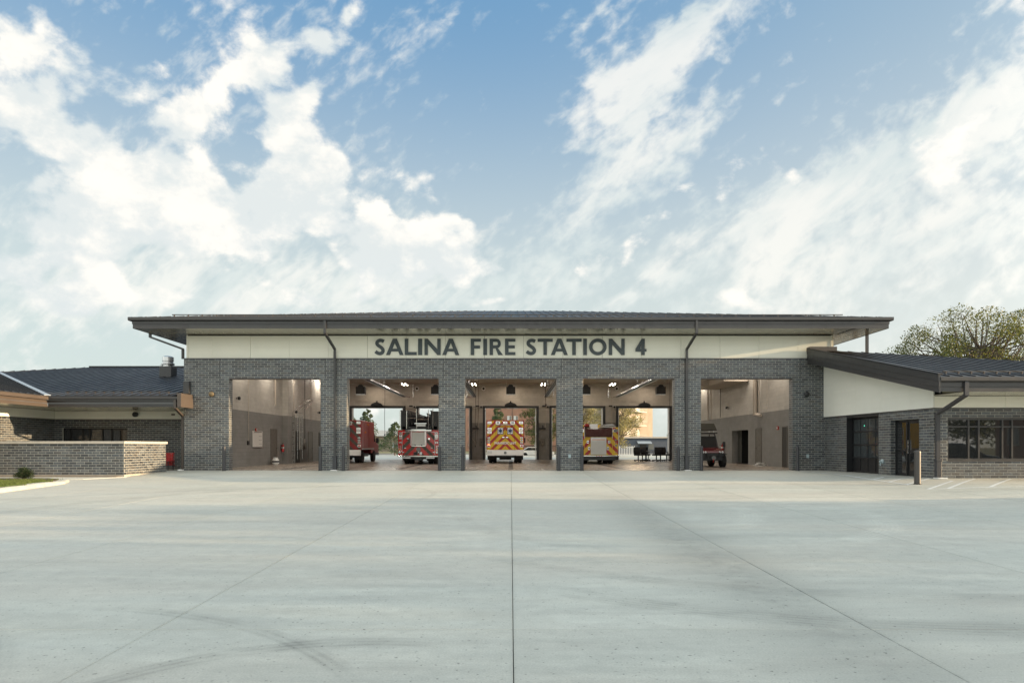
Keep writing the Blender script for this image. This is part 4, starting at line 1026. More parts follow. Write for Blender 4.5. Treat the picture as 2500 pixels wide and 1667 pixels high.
# ladders standing on the left wall
yl = wy(705)
for k, (dx_, dy_, h, w_, lab) in enumerate(((.18,-.25,3.35,.42,'tall silver extension ladder upright against the left wall, front one of the stack'),(.20,.12,3.2,.40,'silver ladder upright behind the front one on the left wall'),(.55,.45,2.2,.36,'short thin roof ladder hanging right of the silver ladders'))):
    t = thing('ladder', lab, 'ladder', (-HX+dx_, yl+dy_, .01 if k < 2 else .9), 0, 'ladders kept on the left hall wall')
    for s in (0, 1): MB().box(-.02,.02+.02, s*w_-.03, s*w_+.03, 0, h).build('rail', M['ladder'], t)
    n = int(h/.32)
    for i in range(n): MB().cyl((.01,.03,.2+i*.32),(.01,w_-.03,.2+i*.32),.022,6).build('rung', M['ladder'], t)
    if k == 0:
        for i in range(7): MB().box(-.05,.07,-.08,w_+.05,.30+i*.46,.36+i*.46).build('bracket', M['doorgrey'], t)
        MB().box(-.06,.10,-.1,.0,0,3.2).build('outer_rail', M['ladder'], t)
t = thing('ladder_cage', 'curved silver hook frame leaning out above the ladders on the left wall', 'ladder frame', (-HX+.3, yl, 3.3), 0)
for s in (0,.34,.62): MB().tube([(0,s-.2,0),(.35,s+.0,.45),(.75,s+.12,.85),(.95,s+.18,.92),(1.02,s+.2,.80),(.55,s+.05,.22)], .016, 6).build('hoop', M['chrome'], t)
MB().cyl((.35,0,.45),(.35,.62,.45),.016,6).build('cross_bar', M['chrome'], t); MB().cyl((.95,.18,.92),(.95,.80,.92),.016,6).build('cross_bar', M['chrome'], t)
MB().lathe((.15,.1,.05), [(.02,-.09),(.08,-.05),(.09,.03),(.05,.09)], 10).build('knob', M['dark'], t)
for s in (-.25,.75): MB().cyl((.35, s, -3.0),(.35, s, .0),.014,6).build('guide_rod', M['steel'], t)
MB().cyl((.35,-.25,0),(.35,.75,0),.014,6).build('cross_bar', M['dark'], t); MB().cyl((.35,-.25,-.9),(.35,.75,-.9),.014,6).build('cross_bar', M['dark'], t)
# tank fan on the floor
t = thing('propane_cylinder', 'white squat gas cylinder with dark graphics standing by the left wall', 'gas cylinder', (-14.05, 8.9, .012))
MB().lathe((0,0,0), [(.13,.0),(.14,.04),(.19,.07),(.20,.12),(.20,.28),(.17,.34),(.08,.37)], 20).build('tank', M['white'], t, smooth=True)
MB().lathe((0,0,0), [(.14,.36),(.14,.44),(.13,.44),(.13,.36)], 16).build('collar', M['white'], t); MB().lathe((0,0,0), [(.2015,.15),(.2015,.25)], 20).build('graphic_band', M['ink'], t); MB().box(-.03,.03,-.03,.03,.37,.43).build('valve', M['dark'], t)
t = thing('cord_reel', 'grey cable reel on the left wall with its cord running up to the ceiling', 'cable reel', (-HX, wy(740), 1.05))
MB().cyl((.02,0,.1),(.22,0,.1),.24,18).build('reel', M['doorgrey'], t); MB().box(0,.1,-.22,.22,-.18,.1).build('bracket', M['doorgrey'], t)
MB().tube([(.12,-.14,.3),(.12,0,.6),(.12,.14,.3)], .014, 6).build('yoke', M['duct'], t); MB().cyl((.12,0,.6),(.12,0,5.2),.022,6).build('cord', M['dark'], t)
for px, r_, lab, lo in ((605,.014,'thin conduit','1'),(716,.02,'b',''),(758,.018,'c',''),(671,.05,'d','')):
    y = wy(px); MB().cyl((-HX+.04, y, 1.35 if px == 605 else 3.6 if px in (671,) else 2.9),(-HX+.04, y, 6.2), r_, 6).build('conduit', M['duct'], ST)
MB().box(-HX, -HX+.06, wy(605)-.1, wy(605)+.1, 1.2, 1.42).build('switch_box', M['dark'], ST)
MB().box(-HX, -HX+.35, wy(689), wy(689)+.9, 0, 6.3).build('pilaster', M['cmu'], ST)
t = thing('exhaust_hose', 'long black hose drooping from the ceiling at the far end of the left wall', 'hose', (-13.3, wy(770), 0))
MB().tube([(.0,-.5,6.0),(.05,-.3,4.5),(.15,0,2.6),(.35,.3,1.4),(.9,.7,1.0)], .05, 8).build('hose', M['rubber'], t); MB().lathe((.95,.7,.85), [(.03,0),(.09,.05),(.09,.25),(.04,.3)], 10).build('nozzle', M['dark'], t)
for side, px, py, lab in ((-1,577,972,'black security light on the left hall wall just inside the door'),(-1,775,1007,'black security light high beyond the cable reel'),(1,1779,995,'black security light on the right hall wall')):
    y = wy(px); t = thing('security_light', lab, 'wall light', (side*HX, y, wz(py, y)))
    MB().lathe((0,0,0), [(.05,0),(.05,-side*.10) if False else (.05,.02)], 8, 'x').build('mount', M['dark'], t)
    MB().lathe((-side*.14,0,0), [(.03,-.07),(.09,-.05),(.10,.05),(.04,.08)], 12, 'x').build('head', M['dark'], t)
# right wall
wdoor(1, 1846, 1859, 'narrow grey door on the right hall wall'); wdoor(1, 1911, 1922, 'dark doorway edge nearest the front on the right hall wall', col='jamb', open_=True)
t = thing('alarm_strobe', 'small red alarm strobe between the two right-hand doors of the hall', 'alarm', (HX, wy(1900), wz(1049, wy(1900)))); MB().box(-.06,0,-.09,.09,0,.2).build('body', M['alarm'], t); MB().box(-.08,-.06,-.04,.04,.06,.15).build('lens', M['lens'], t)
for px, r_, z0_ in ((1849,.09,2.95),(1843.5,.03,2.95),(1858,.02,2.95),(1732,.05,3.0),(1741,.02,3.0),(1762,.02,3.1),(1877,.012,3.2)):
    y = wy(px); MB().cyl((HX-.10, y, z0_),(HX-.10, y, 6.25), r_, 8).build('pipe', M['dark'] if px == 1762 else M['duct'], ST)
MB().cyl((HX-.10, wy(1849), 3.0),(HX-.10, wy(1861), 2.88), .09, 8).build('pipe', M['duct'], ST)
MB().box(12.9, HX-.02, 9.5, 15.5, 5.05, 5.6).build('air_duct', M['duct'], ST, bevel=.02); MB().box(11.0, 13.0, 12.5, 13.2, 5.1, 5.5).build('air_duct', M['duct'], ST)
t = thing('coiled_hose', 'small heap of hose and straps on the hall floor by the right wall', 'hose', (13.9, 6.15, .012))
for i in range(5): 
    pts = [( .35*math.cos(a*.5+i)*(1-.1*i), .28*math.sin(a*.5+i)*(1-.1*i), .03+.035*i+.012*math.sin(a*2+i)) for a in range(14)]
    MB().tube(pts, .03, 6).build('coil', M['brownstripe'] if i % 2 else M['board'], t)
t = thing('hand_tools', 'long pale-handled tools leaning inside the dark store room', 'tools', (15.0, 10.6, .02))
for i, (a, b) in enumerate((((0,0,1.5),(.2,.9,0)),((0,.2,1.1),(.3,1.1,0)),((.1,-.1,1.3),(.3,.6,0)))): MB().cyl(a, b, .018, 6).build('handle', M['steel'], t)
# ================================================================ outside fittings
for s, lab, mt in ((-1,'round bronze bell light on the brick pier left of the first bay','brass'),(1,'round black bell light on the brick pier right of the fifth bay','dark')):
    t = thing('wall_bell', lab, 'wall light', (-13.88 if s < 0 else 13.73, -.005, 3.54)); MB().lathe((0,0,0), [(.06,0),(.06,-.06),(.12,-.07),(.125,-.11),(.08,-.15),(.03,-.16)], 20, 'y').build('dome', M[mt], t, smooth=True)
    MB().box(-.05,.05,-.05,0,-.05,.05).build('back_box', M['dark'], t)
t = thing('wall_bell', 'round black lamp on the cream band of the left courtyard wall', 'wall light', (-18.62, LY-.03, 2.70)); MB().lathe((0,0,0), [(.06,0),(.07,-.07),(.13,-.10),(.13,-.2),(.06,-.24)], 18, 'y').build('dome', M['dark'], t, smooth=True)
MB().box(-.05,.05,-.05,0,-.05,.05).build('back_box', M['dark'], t)
MB().box(-16.9,-16.72,LY-.05,LY-.02,2.66,2.74).build('vent_grille', M['bronze'], ST)
for x, y, z, rz, lab, rnd in ((3.33-.6, 0,.58,0,'pale blue hydrant cover on the pier right of the middle bay',0),(13.80,0,.58,0,'pale blue cover plate low on the far right brick pier',0)):
    t = thing('hose_bib', lab, 'wall outlet', (x, y, z)); MB().box(-.055,.055,-.05,0,0,.17).build('cover', M['hose_bib'], t, bevel=.008); MB().cyl((0,-.05,.06),(0,-.10,.03),.02,8).build('spout', M['hose_bib'], t)
px_, py_ = spos(4.60, .0)
t = thing('hose_bib', 'round pale blue water connection on the brick between the glass doors', 'wall outlet', (px_, py_, .52)); MB().lathe((0,0,0), [(.09,0),(.09,-.05),(.05,-.07),(.05,-.12)], 14, 'x').build('cap', M['hose_bib'], t); MB().cyl((-.1,0,-.02),(-.1,0,-.16),.02,8).build('chain', M['hose_bib'], t)
MB().box(-2.92,-2.72,-.012,.0,.52,.66).build('wall_plate', M['doorgrey'], ST)
# sign letters
def stroke(pts, w):
    """thick polyline as one outline"""
    L, Rr = [], []
    n = len(pts)
    for i in range(n):
        a = Vector(pts[max(0,i-1)]); b = Vector(pts[min(n-1,i+1)]); t = (b-a).normalized(); nn = Vector((-t.y, t.x))
        ww = w[i] if isinstance(w, (list, tuple)) else w
        L.append(tuple(Vector(pts[i])+nn*ww/2)); Rr.append(tuple(Vector(pts[i])-nn*ww/2))
    return L, Rr
def strokes_mesh(m_, pts, w, y0, y1):
    L, Rr = stroke(pts, w); n = len(pts); o = []
    for y in (y0, y1): o += [(p[0], y, p[1]) for p in L]+[(p[0], y, p[1]) for p in Rr]
    f = []
    for i in range(n-1): f += [(i, i+1, n+i+1, n+i), (2*n+i, 3*n+i, 3*n+i+1, 2*n+i+1), (i, 2*n+i, 2*n+i+1, i+1), (n+i, n+i+1, 3*n+i+1, 3*n+i)]
    f += [(0, n, 3*n, 2*n), (n-1, 3*n-1, 4*n-1, 2*n-1)]
    m_.add(o, f)
def letter(ch, W):
    """glyph in a unit-high box of width W: polygons and strokes"""
    s = .215; P = []; S = []
    if ch == 'I': P = [[(0,0),(W,0),(W,1),(0,1)]]
    elif ch == 'L': P = [[(0,0),(W,0),(W,.185),(s,.185),(s,1),(0,1)]]
    elif ch == 'T': P = [[(W/2-s/2,0),(W/2+s/2,0),(W/2+s/2,.815),(W,.815),(W,1),(0,1),(0,.815),(W/2-s/2,.815)]]
    elif ch == 'F': P = [[(0,0),(s,0),(s,.40),(W*.92,.40),(W*.92,.585),(s,.585),(s,.82),(W,.82),(W,1),(0,1)]]
    elif ch == 'E': P = [[(0,0),(W,0),(W,.18),(s,.18),(s,.41),(W*.95,.41),(W*.95,.59),(s,.59),(s,.82),(W,.82),(W,1),(0,1)]]
    elif ch == 'N': P = [[(0,0),(s*.95,0),(s*.95,.66),(W-.20,0),(W,0),(W,1),(W-s*.95,1),(W-s*.95,.36),(.20,1),(0,1)]]
    elif ch == 'A': P = [[(0,0),(.24,0),(.335,.235),(W-.335,.235),(W-.24,0),(W,0),(W/2+.13,1),(W/2-.13,1)]]; P.append('hole')
    elif ch == 'O':
        S = [([(W/2+math.cos(a)*(W/2-.105), .5+math.sin(a)*(.51-.10)) for a in [2*math.pi*i/36 for i in range(37)]], .205)]
    elif ch == 'S':
        pts = [(.86,.83),(.70,.885),(.50,.905),(.28,.86),(.17,.74),(.24,.62),(.45,.53),(.66,.44),(.80,.32),(.77,.18),(.60,.10),(.42,.09),(.22,.13),(.05,.22)]
        # smooth
        for _ in range(2):
            q = [pts[0]]
            for a, b in zip(pts[:-1], pts[1:]): q += [(a[0]*.75+b[0]*.25, a[1]*.75+b[1]*.25),(a[0]*.25+b[0]*.75, a[1]*.25+b[1]*.75)]
            pts = q+[pts[-1]]
        S = [([(x*W*1.03, z) for x, z in pts], .205)]
    elif ch == 'R':
        P = [[(0,0),(s,0),(s,1),(0,1)], [(s,.40),(.36,.43),(W-.30,0),(W,0),(W-.34,.46),(.5*W,.5)]]
        S = [([(s*.9,.905),(.42,.905),(.52,.88),(.585,.80),(.60,.70),(.585,.60),(.52,.53),(.40,.50),(s*.9,.50)], .185)]
    elif ch == '4': P = [[(W*.52,0),(W*.84,0),(W*.84,.21),(W,.21),(W,.37),(W*.84,.37),(W*.84,1),(W*.56,1),(0,.36),(0,.21),(W*.52,.21)], 'hole4']
    return P, S
SG = thing('station_sign', 'large slate grey raised capitals reading SALINA FIRE STATION 4 across the cream fascia', 'sign', (0, .10, 5.37))
txt = [('S',916,940),('A',943,985.5),('L',988.5,1017.5),('I',1021,1031),('N',1036.7,1076),('A',1080,1121.5),('F',1149.3,1174),('I',1180,1189.3),('R',1195.3,1228),('E',1233,1258.3),
       ('S',1284.5,1309.3),('T',1312.6,1349.3),('A',1344.8,1386.3),('T',1382.8,1419.7),('I',1423.8,1432.6),('O',1438,1480.7),('N',1486,1524.8),('4',1551,1577.9)]
H = .757; SC = F_PX/(D+.10)
for ch, a, b in txt:
    x0_ = (a-CX)/SC; W_ = (b-a)/SC/H; P, S = letter(ch, W_); m_ = MB(); y0_, y1_ = -.055, -.012
    if ch == 'A':   # legs, bar and apex as a ring with a counter
        Wd = W_; o_ = [(0,0),(.235,0),(.32,.22),(Wd-.32,.22),(Wd-.235,0),(Wd,0),(Wd/2+.125,1),(Wd/2-.125,1)]
        i_ = [(.385,.385),(Wd-.385,.385),(Wd/2,.745)]
        quads = [[o_[0],o_[1],o_[2],i_[0]],[o_[0],i_[0],i_[2],o_[7]],[o_[2],o_[3],i_[1],i_[0]],[o_[3],o_[4],o_[5],i_[1]],[o_[5],o_[6],i_[2],i_[1]],[o_[7],i_[2],o_[6]]]
        for q in quads: m_.prism([(x0_+x*H, z*H) for x, z in q], 'y', y0_, y1_)
    elif ch == '4':
        Wd = W_
        for q in ([(Wd*.52,0),(Wd*.84,0),(Wd*.84,1),(Wd*.56,1),(Wd*.52,.93)], [(0,.21),(Wd*.52,.21),(Wd*.52,.37),(.0,.37)], [(Wd*.84,.21),(Wd,.21),(Wd,.37),(Wd*.84,.37)], [(0,.37),(.30,.37),(Wd*.52,.68),(Wd*.52,.95)]):
            m_.prism([(x0_+x*H, z*H) for x, z in q], 'y', y0_, y1_)
    else:
        for q in P: m_.prism([(x0_+x*H, z*H) for x, z in q], 'y', y0_, y1_)
        for pts, w in S: strokes_mesh(m_, [(x0_+x*H, z*H) for x, z in pts], w*H, y0_+.0007, y1_)
    m_.build('letter', M['letter'], SG)
# bollards
def bollard(x, y, h, r, m1, lab, grp):
    t = thing('bollard', lab, 'bollard', (x, y, gh(x, y)), 0, grp)
    MB().cyl((0,0,0),(0,0,h-.09), r, 24).build('sleeve', m1, t, smooth=True); MB().lathe((0,0,0), [(r+.002,h-.09),(r+.002,h-.06),(r*.93,h-.03),(r*.7,h-.010),(r*.3,h)], 24).build('cap', m1, t, smooth=True)
    MB().cyl((0,0,0),(0,0,.02), r+.02, 24).build('base_ring', M['rubber'], t)
ord_ = ['first (leftmost)','second','middle','fourth','fifth (rightmost)']
for k, c in enumerate(centers):
    for s, w in ((-1,'left'),(1,'right')):
        bollard(c+s*2.21, -.36, 1.13, .075, M['bollard'], 'slim dark grey bollard at the %s edge of the %s vehicle bay' % (w, ord_[k]), 'dark bollards guarding the bay piers')
bollard(13.1, -9.60, 1.10, .095, M['bollard2'], 'thick brown-grey bollard standing alone in front of the glass entrance', 'dark bollards guarding the bay piers')
# roof vents
t = thing('roof_vent', 'tall round silver exhaust cap on a dark square base on the left roof', 'roof vent', (-19.2, 6.4, 4.95))
MB().box(-.33,.33,-.33,.33,0,.62).build('curb', M['trim'], t, bevel=.01)
MB().lathe((0,0,0), [(.26,.62),(.26,.70),(.34,.74),(.34,.80),(.27,.84),(.27,.90)], 24).build('drum', M['steel'], t, smooth=True)
MB().lathe((0,0,0), [(.30,.92),(.30,1.15),(.22,1.20)], 24).build('cap', M['steel'], t, smooth=True)
t = thing('roof_vent', 'wide flat silver mushroom vent behind the left roof ridge', 'roof vent', (-22.4, 12.6, 5.85))
MB().cyl((0,0,0),(0,0,.35),.36,24).build('drum', M['steel'], t, smooth=True); MB().lathe((0,0,0), [(.48,.33),(.50,.36),(.42,.44),(.3,.46),(.3,.50),(.42,.53),(.42,.58),(.36,.62)], 28).build('cap', M['steel'], t, smooth=True)
t = thing('roof_vent', 'tiny pale low vent cap at the far left of the roof line', 'roof vent', (-29.5, 10.3, 5.55)); MB().cyl((0,0,0),(0,0,.2),.25,16).build('drum', M['steel'], t); MB().lathe((0,0,0), [(.32,.2),(.3,.26),(.1,.3)], 16).build('cap', M['steel'], t)
# red bench
t = thing('bench', 'red perforated metal bench half hidden behind the end of the low brick wall', 'bench', (-16.42, .35, .006), R(0))
bb = MB()
for i in range(9): bb.box(-.45+i*.105-.03, -.45+i*.105+.05, .20,.22,.22,.80)
for i in range(6): bb.box(-.5,.5,.199,.221,.22+i*.108,.265+i*.108)
bb.build('backrest', M['redperf'], t); 
ss_b = MB()
for i in range(6): ss_b.box(-.5,.5,-.28+i*.08,-.28+i*.08+.06,.42,.44)
ss_b.build('seat', M['redperf'], t)
for s in (-.44,.44): MB().tube([(s,-.28,0),(s,-.26,.42),(s,.2,.42),(s,.23,.85)], .02, 8).build('leg', M['dark'], t); MB().tube([(s,.2,.0),(s,.18,.42)], .02, 8).build('leg', M['dark'], t)

for k, (x, y, z0_, lab) in enumerate(((-8.95,16.5,2.0,'thin black pull cord hanging beside the red ambulance'),(10.95,15.0,2.1,'thin black pull cord hanging before the fifth rear doorway'),(-2.72,20.5,1.2,'pair of black cables hanging down the pier left of the middle doorway'),(2.05,8.0,3.6,'short black cord hanging at the right of the middle bay'))):
    t = thing('hanging_cord', lab, 'cord', (x, y, z0_))
    MB().tube([(0,0,6.2-z0_),(.01,0,(6.2-z0_)*.6),(-.02,.02,(6.2-z0_)*.3),(0,0,.0)], .016, 6).build('cord', M['dark'], t); MB().lathe((0,0,-.06), [(.02,-.08),(.045,-.05),(.045,.04),(.02,.07)], 8).build('grip', M['dark'], t)
    if k == 2: MB().tube([(.25,0,6.2-z0_),(.23,.02,2.6),(.12,.05,.4),(.02,0,0)], .014, 6).build('cord', M['dark'], t)
# ================================================================ vehicles
def wheel(parent, x, y, r, w, rim='steel', name='wheel'):
    o = MB().lathe((x, y, r), [(r*.55,-w/2),(r*.9,-w/2),(r,-w*.36),(r,w*.36),(r*.9,w/2),(r*.55,w/2)], 28, 'x').build(name, M['tire'], parent, smooth=True)
    MB().lathe((x, y, r), [(r*.15,-w*.40),(r*.56,-w*.46),(r*.56,w*.46),(r*.15,w*.40)], 20, 'x').build('rim', M[rim], o, smooth=True)
    tr = MB()
    for i in range(22):
        a = 2*math.pi*i/22; tr.box(x-w*.44, x+w*.44, y-.0, y+.0, r, r) if False else None
        c_, s_ = math.cos(a), math.sin(a); tr.bar((x-w*.42, y+c_*r*.995, r+s_*r*.995),(x+w*.42, y+c_*r*.995, r+s_*r*.995), .02, .035, (0, c_, s_))
    tr.build('tread', M['tire'], o, fix=False); return o
def chevron(parent, z0, z1, ranges, y, m1, per, duty=.5, ph=0., name='chevron_stripe', flip=1):
    """inverted-V stripes, clipped to |x| ranges; apex on the centre line"""
    for s in (-1, 1):
        for (a, b) in ranges:
            k = -12
            while k < 14:
                c0_ = k*per+ph; c1_ = c0_+per*duty; k += 1
                q = [(a, z0),(b, z0),(b, z1),(a, z1)]
                q = clip(clip(q, lambda p: p[1]+flip*p[0]-c0_), lambda p: c1_-p[1]-flip*p[0])
                if len(q) < 3: continue
                MB().prism([(s*p[0], p[1]) for p in q], 'y', y-.004, y).build(name, m1, parent)
def text_obj(parent, s, x, y, z, size, m1, ext=.002, name='lettering', rz=0., sx=1.):
    cu = bpy.data.curves.new('t', 'FONT'); cu.body = s; cu.size = size; cu.align_x = 'CENTER'; cu.extrude = ext; cu.offset = size*.018
    tmp = bpy.data.objects.new('t', cu); COL.objects.link(tmp); dg = bpy.context.evaluated_depsgraph_get()
    me = bpy.data.meshes.new_from_object(tmp.evaluated_get(dg)); COL.objects.unlink(tmp); bpy.data.objects.remove(tmp)
    me.transform(Matrix.Rotation(rz, 4, 'Z') @ Matrix.Rotation(R(90), 4, 'X') @ Matrix.Diagonal((sx, 1, 1, 1))); me.materials.clear(); me.materials.append(m1)
    o = bpy.data.objects.new(name, me); COL.objects.link(o); o.parent = parent; o.location = (x, y, z); return o
def light(parent, x, z, w, h, lens_='lens', y=-.0, name='warning_light'):
    o = MB().box(x-w/2, x+w/2, y-.03, y-.001, z-h/2, z+h/2).build(name, M['chrome'], parent, bevel=.008)
    MB().box(x-w*.36, x+w*.36, y-.045, y-.03, z-h*.30, z+h*.30).build('lens', M[lens_], o, bevel=.006)
def box_ambulance(name, lab, x, y, base, stripe, text, rear='white', per=.52):
    t = thing(name, lab, 'ambulance', (x, y, .012))
    b = MB().prism([(-1.22,.88),(1.22,.88),(1.22,2.76),(1.16,2.82),(-1.16,2.82),(-1.22,2.76)], 'y', 0, 4.1).build('box_body', M[base], t, bevel=.03)
    chevron(b, .90, 2.79, [(.012, 1.19)], -.001, M[stripe], per, .42, .12)
    MB().box(-1.22,1.22,-.012,.0,2.76,2.815).box(-1.225,-1.17,-.012,0,.9,2.8).box(1.17,1.225,-.012,0,.9,2.8).build('edge_trim', M['red2'] if base == 'yellow' else M['dkred'], b)
    MB().box(-.006,.006,-.012,0,.95,2.55).box(-.62,-.608,-.012,0,.92,2.5).box(.608,.62,-.012,0,.92,2.5).build('door_gap', M['dark'], b)
    MB().box(-.62,.62,-.05,.0,2.50,2.53).build('drip_rail', M['alu'], b)
    for s in (-1, 1):
        w_ = MB().box(s*.32-.20, s*.32+.20, -.02, 0, 1.89, 2.34).build('rear_window', M['dark'], t, bevel=.05)
        MB().box(s*.32-.17, s*.32+.17, -.026, -.018, 1.92, 2.31).build('pane', M['lens'] if text else M['greylens'], w_, bevel=.03)
        if text:
            for a in (0, 60, 120):
                c_, s__ = math.cos(R(a+90)), math.sin(R(a+90)); MB().bar((s*.32-c_*.15,-.03,2.115-s__*.15),(s*.32+c_*.15,-.03,2.115+s__*.15),.075,.008,(0,1,0)).build('star_arm', M['bluestar'], w_)
        MB().box(s*.12-.08, s*.12+.08, -.06, -.0, 1.66, 1.73).build('door_handle', M['chrome'], t, bevel=.01)
        for z in (2.65, 2.24, 2.02): light(t, s*1.03, z, .27, .17)
        for z in (1.66, 1.50, 1.34): light(t, s*1.07, z, .17, .10, 'greylens')
        light(t, s*.48, 2.65, .28, .18, 'greylens')
        light(t, s*1.08 if s > 0 else -1.08, 1.14, .22, .16, 'redlens', name='tail_light')
        for yy in (1.1,): wheel(t, s*.98, yy, .40, .24); wheel(t, s*.70, yy, .40, .24)
        wheel(t, s*.92, 5.1, .40, .26)
        MB().box(s*.9-.28, s*.9+.28, .55,.58,.22,.62).build('mud_flap', M['rubber'], t)
        MB().box(min(s*1.22,s*1.26), max(s*1.22,s*1.26), .15, 3.9, .9,.98).build('side_rub_rail', M['alu'], t)
        MB().tube([(s*.95,4.7,1.6),(s*1.25,4.75,1.62)], .02, 6).box(min(s*1.22,s*1.42), max(s*1.22,s*1.42), 4.7,4.78,1.35,1.72).build('mirror', M['dark'], t)
    light(t, 0, 2.65, .27, .15)
    if text: MB().box(-1.12,-1.02,-.05,-.045,1.18,1.24).build('lit_lamp', M['taillit'], t)
    MB().box(-1.2,1.2,-.22,-.0,.50,.87).build('rear_bumper', M[rear], t, bevel=.02)
    MB().box(-.7,.7,-.30,-.22,.46,.52).build('step', M['dark'], t)
    MB().box(-1.15,-.86,-.235,-.22,.64,.80).build('number_plate', M['lens'], t); MB().cyl((0,-.22,.69),(0,-.235,.69),.09,20).build('emblem', M['greylens'], t)
    MB().box(-.5,.5,.3,5.6,.38,.7).cyl((-.4,.9,.38),(.4,.9,.38),.16,10).box(-.95,.95,1.0,1.2,.34,.46).build('chassis', M['dark'], t)
    cab = MB().prism([(4.12,.62),(6.9,.62),(6.95,1.25),(5.95,1.45),(5.35,2.15),(4.12,2.2)], 'x', -.98,.98).build('cab', M[base], t, bevel=.05)
    for s in (-1, 1): MB().prism([(4.35,1.45),(5.65,1.45),(5.25,2.02),(4.35,2.05)], 'x', min(s*.98,s*.995), max(s*.98,s*.995)).build('side_window', M['glass'], cab)
    MB().box(-1.0,1.0,6.85,7.05,.45,.75).build('front_bumper', M['chrome'], t)
    for s in (-1,1): 
        MB().box(min(s*1.221,s*1.228), max(s*1.221,s*1.228), .9,2.0,1.0,2.6).build('side_locker', M[base], t)
        MB().box(min(s*1.221,s*1.235), max(s*1.221,s*1.235), 2.3,3.1,.95,2.5).build('side_door', M[base], t)
        MB().box(min(s*1.236,s*1.25), max(s*1.236,s*1.25), 2.4,2.5,1.6,1.66).build('door_handle', M['chrome'], t)
    if text:
        text_obj(t, 'PARAMEDIC UNIT', 0, -.014, 1.245, .215, M['white'], .003, sx=.82); text_obj(t, 'SA103', 0, -.014, 2.38, .15, M['cone'], .003)
    else:
        text_obj(t, 'RESCUE', 1.225, 2.0, 2.52, .16, M['amber'], .003, rz=R(90)); text_obj(t, 'RESCUE', 1.23, 1.2, 2.0, .14, M['amber'], .003, rz=R(90))
    return t
box_ambulance('ambulance', 'ambulance with yellow and red chevrons and PARAMEDIC UNIT lettering in the middle bay', -.36, 12.65, 'yellow', 'red2', True)
box_ambulance('ambulance', 'deep red ambulance with dark chevrons half hidden by a brick pier', -10.98, 12.65, 'dkred', 'brownstripe', False, rear='white', per=.62)
# ---- aerial ladder truck
t = thing('ladder_truck', 'red ladder truck with dark chevrons and black aerial ladder on top, seen from behind', 'fire truck', (-5.72, 10.4, .012))
LT = t
b = MB().prism([(-1.27,.55),(1.27,.55),(1.27,2.10),(.86,2.12),(.86,2.02),(-.86,2.02),(-.86,2.12),(-1.27,2.10)], 'y', 0, 8).build('body', M['red'], t, bevel=.012)
chevron(b, .57, 1.98, [(.50, 1.0)], -.001, M['brownstripe'], .60, .46, .05); chevron(b, .57, 1.12, [(.01, .49)], -.001, M['brownstripe'], .60, .46, .05)
for s in (-1, 1):
    MB().box(s*1.01-.008, s*1.01+.008, -.02, 0, .6, 2.0).box(s*.50-.012, s*.50+.012, -.03, 0, 1.15, 2.0).box(min(s*.5,s*1.0), max(s*.5,s*1.0), -.02,0,1.985,2.0).build('locker_trim', M['alu'], t)
    light(t, s*1.12, 1.92, .15, .12, 'greylens'); light(t, s*1.12, 1.74, .20, .16, 'lens'); light(t, s*1.12, 1.59, .16, .08, 'lens')
    for q in (-.05,.05): MB().lathe((s*1.12+q,-.01,1.34), [(.045,0),(.045,-.03),(.03,-.035)], 12, 'y').build('gauge', M['chrome'], t)
    light(t, s*1.17, 1.08, .16, .13, 'redlens', name='tail_light'); light(t, s*1.17, .92, .16, .13, 'amber', name='tail_light'); light(t, s*1.17, .74, .16, .14, 'lens', name='tail_light')
    light(t, s*.96, .74, .16, .07, 'lens'); light(t, s*.82, 1.0, .12, .05, 'lens'); light(t, s*.66, 1.57, .10, .10, 'lens')
    MB().lathe((s*.66,-.02,1.57), [(.06,0),(.06,-.03)], 14, 'y').build('dial', M['chrome'], t)
    wheel(t, s*.93, 1.4, .52, .28); wheel(t, s*.60, 1.4, .52, .28); wheel(t, s*.93, 2.8, .52, .28); wheel(t, s*1.02, 8.6, .52, .34)
    MB().box(s*.75-.26, s*.75+.26, -.10,-.07,.36,.44).build('step_plate', M['alu'], t)
    MB().box(s*.72-.30, s*.72+.30, .75,.78,.2,.6).build('mud_flap', M['rubber'], t)
p = MB().box(-.39,.39,-.03,0,1.16,1.99).build('roll_panel', M['shutter'], t, bevel=.01)
for s in (-1, 1): MB().box(s*.42-.02, s*.42+.02, -.04,0,1.12,2.02).build('panel_frame', M['chrome'], p)
MB().box(-.42,.42,-.04,0,1.10,1.15).build('panel_frame', M['chrome'], p)
for s in (-.2,.2): MB().cyl((s,-.05,1.14),(s,-.05,1.22),.03,8).build('latch', M['dark'], p)
MB().lathe((0,-.005,.92), [(.0,0),(.14,-.0),(.14,-.02),(.11,-.025)], 20, 'y').build('emblem', M['greylens'], t)
MB().lathe((-.2,-.005,.66), [(.09,0),(.10,-.05),(.06,-.08)], 16, 'y').build('tow_eye', M['dark'], t); MB().box(.08,.22,-.05,0,.58,.75).build('socket_box', M['alu'], t); MB().lathe((.0,-.005,.75), [(.04,0),(.04,-.03)], 10, 'y').build('socket', M['alu'], t)
MB().box(-1.28,1.28,-.14,.05,.46,.535).build('rear_step', M['chrome'], t, bevel=.008)
MB().box(-.9,.9,.2,8.5,.30,.56).box(-.25,.25,-.04,.3,.24,.42).build('chassis', M['dark'], t)
MB().box(-.80,.80,-.03,.05,2.06,2.12).box(-.46,.46,-.05,.02,2.13,2.16).build('rear_shelf', M['chrome'], t)
for i in range(9): MB().lathe((-.78+i*.05 if i < 5 else .35+(i-5)*.12, -.03, 2.03), [(.022,0),(.022,-.06)], 8, 'y').build('valve_knob', M['dark'], t)
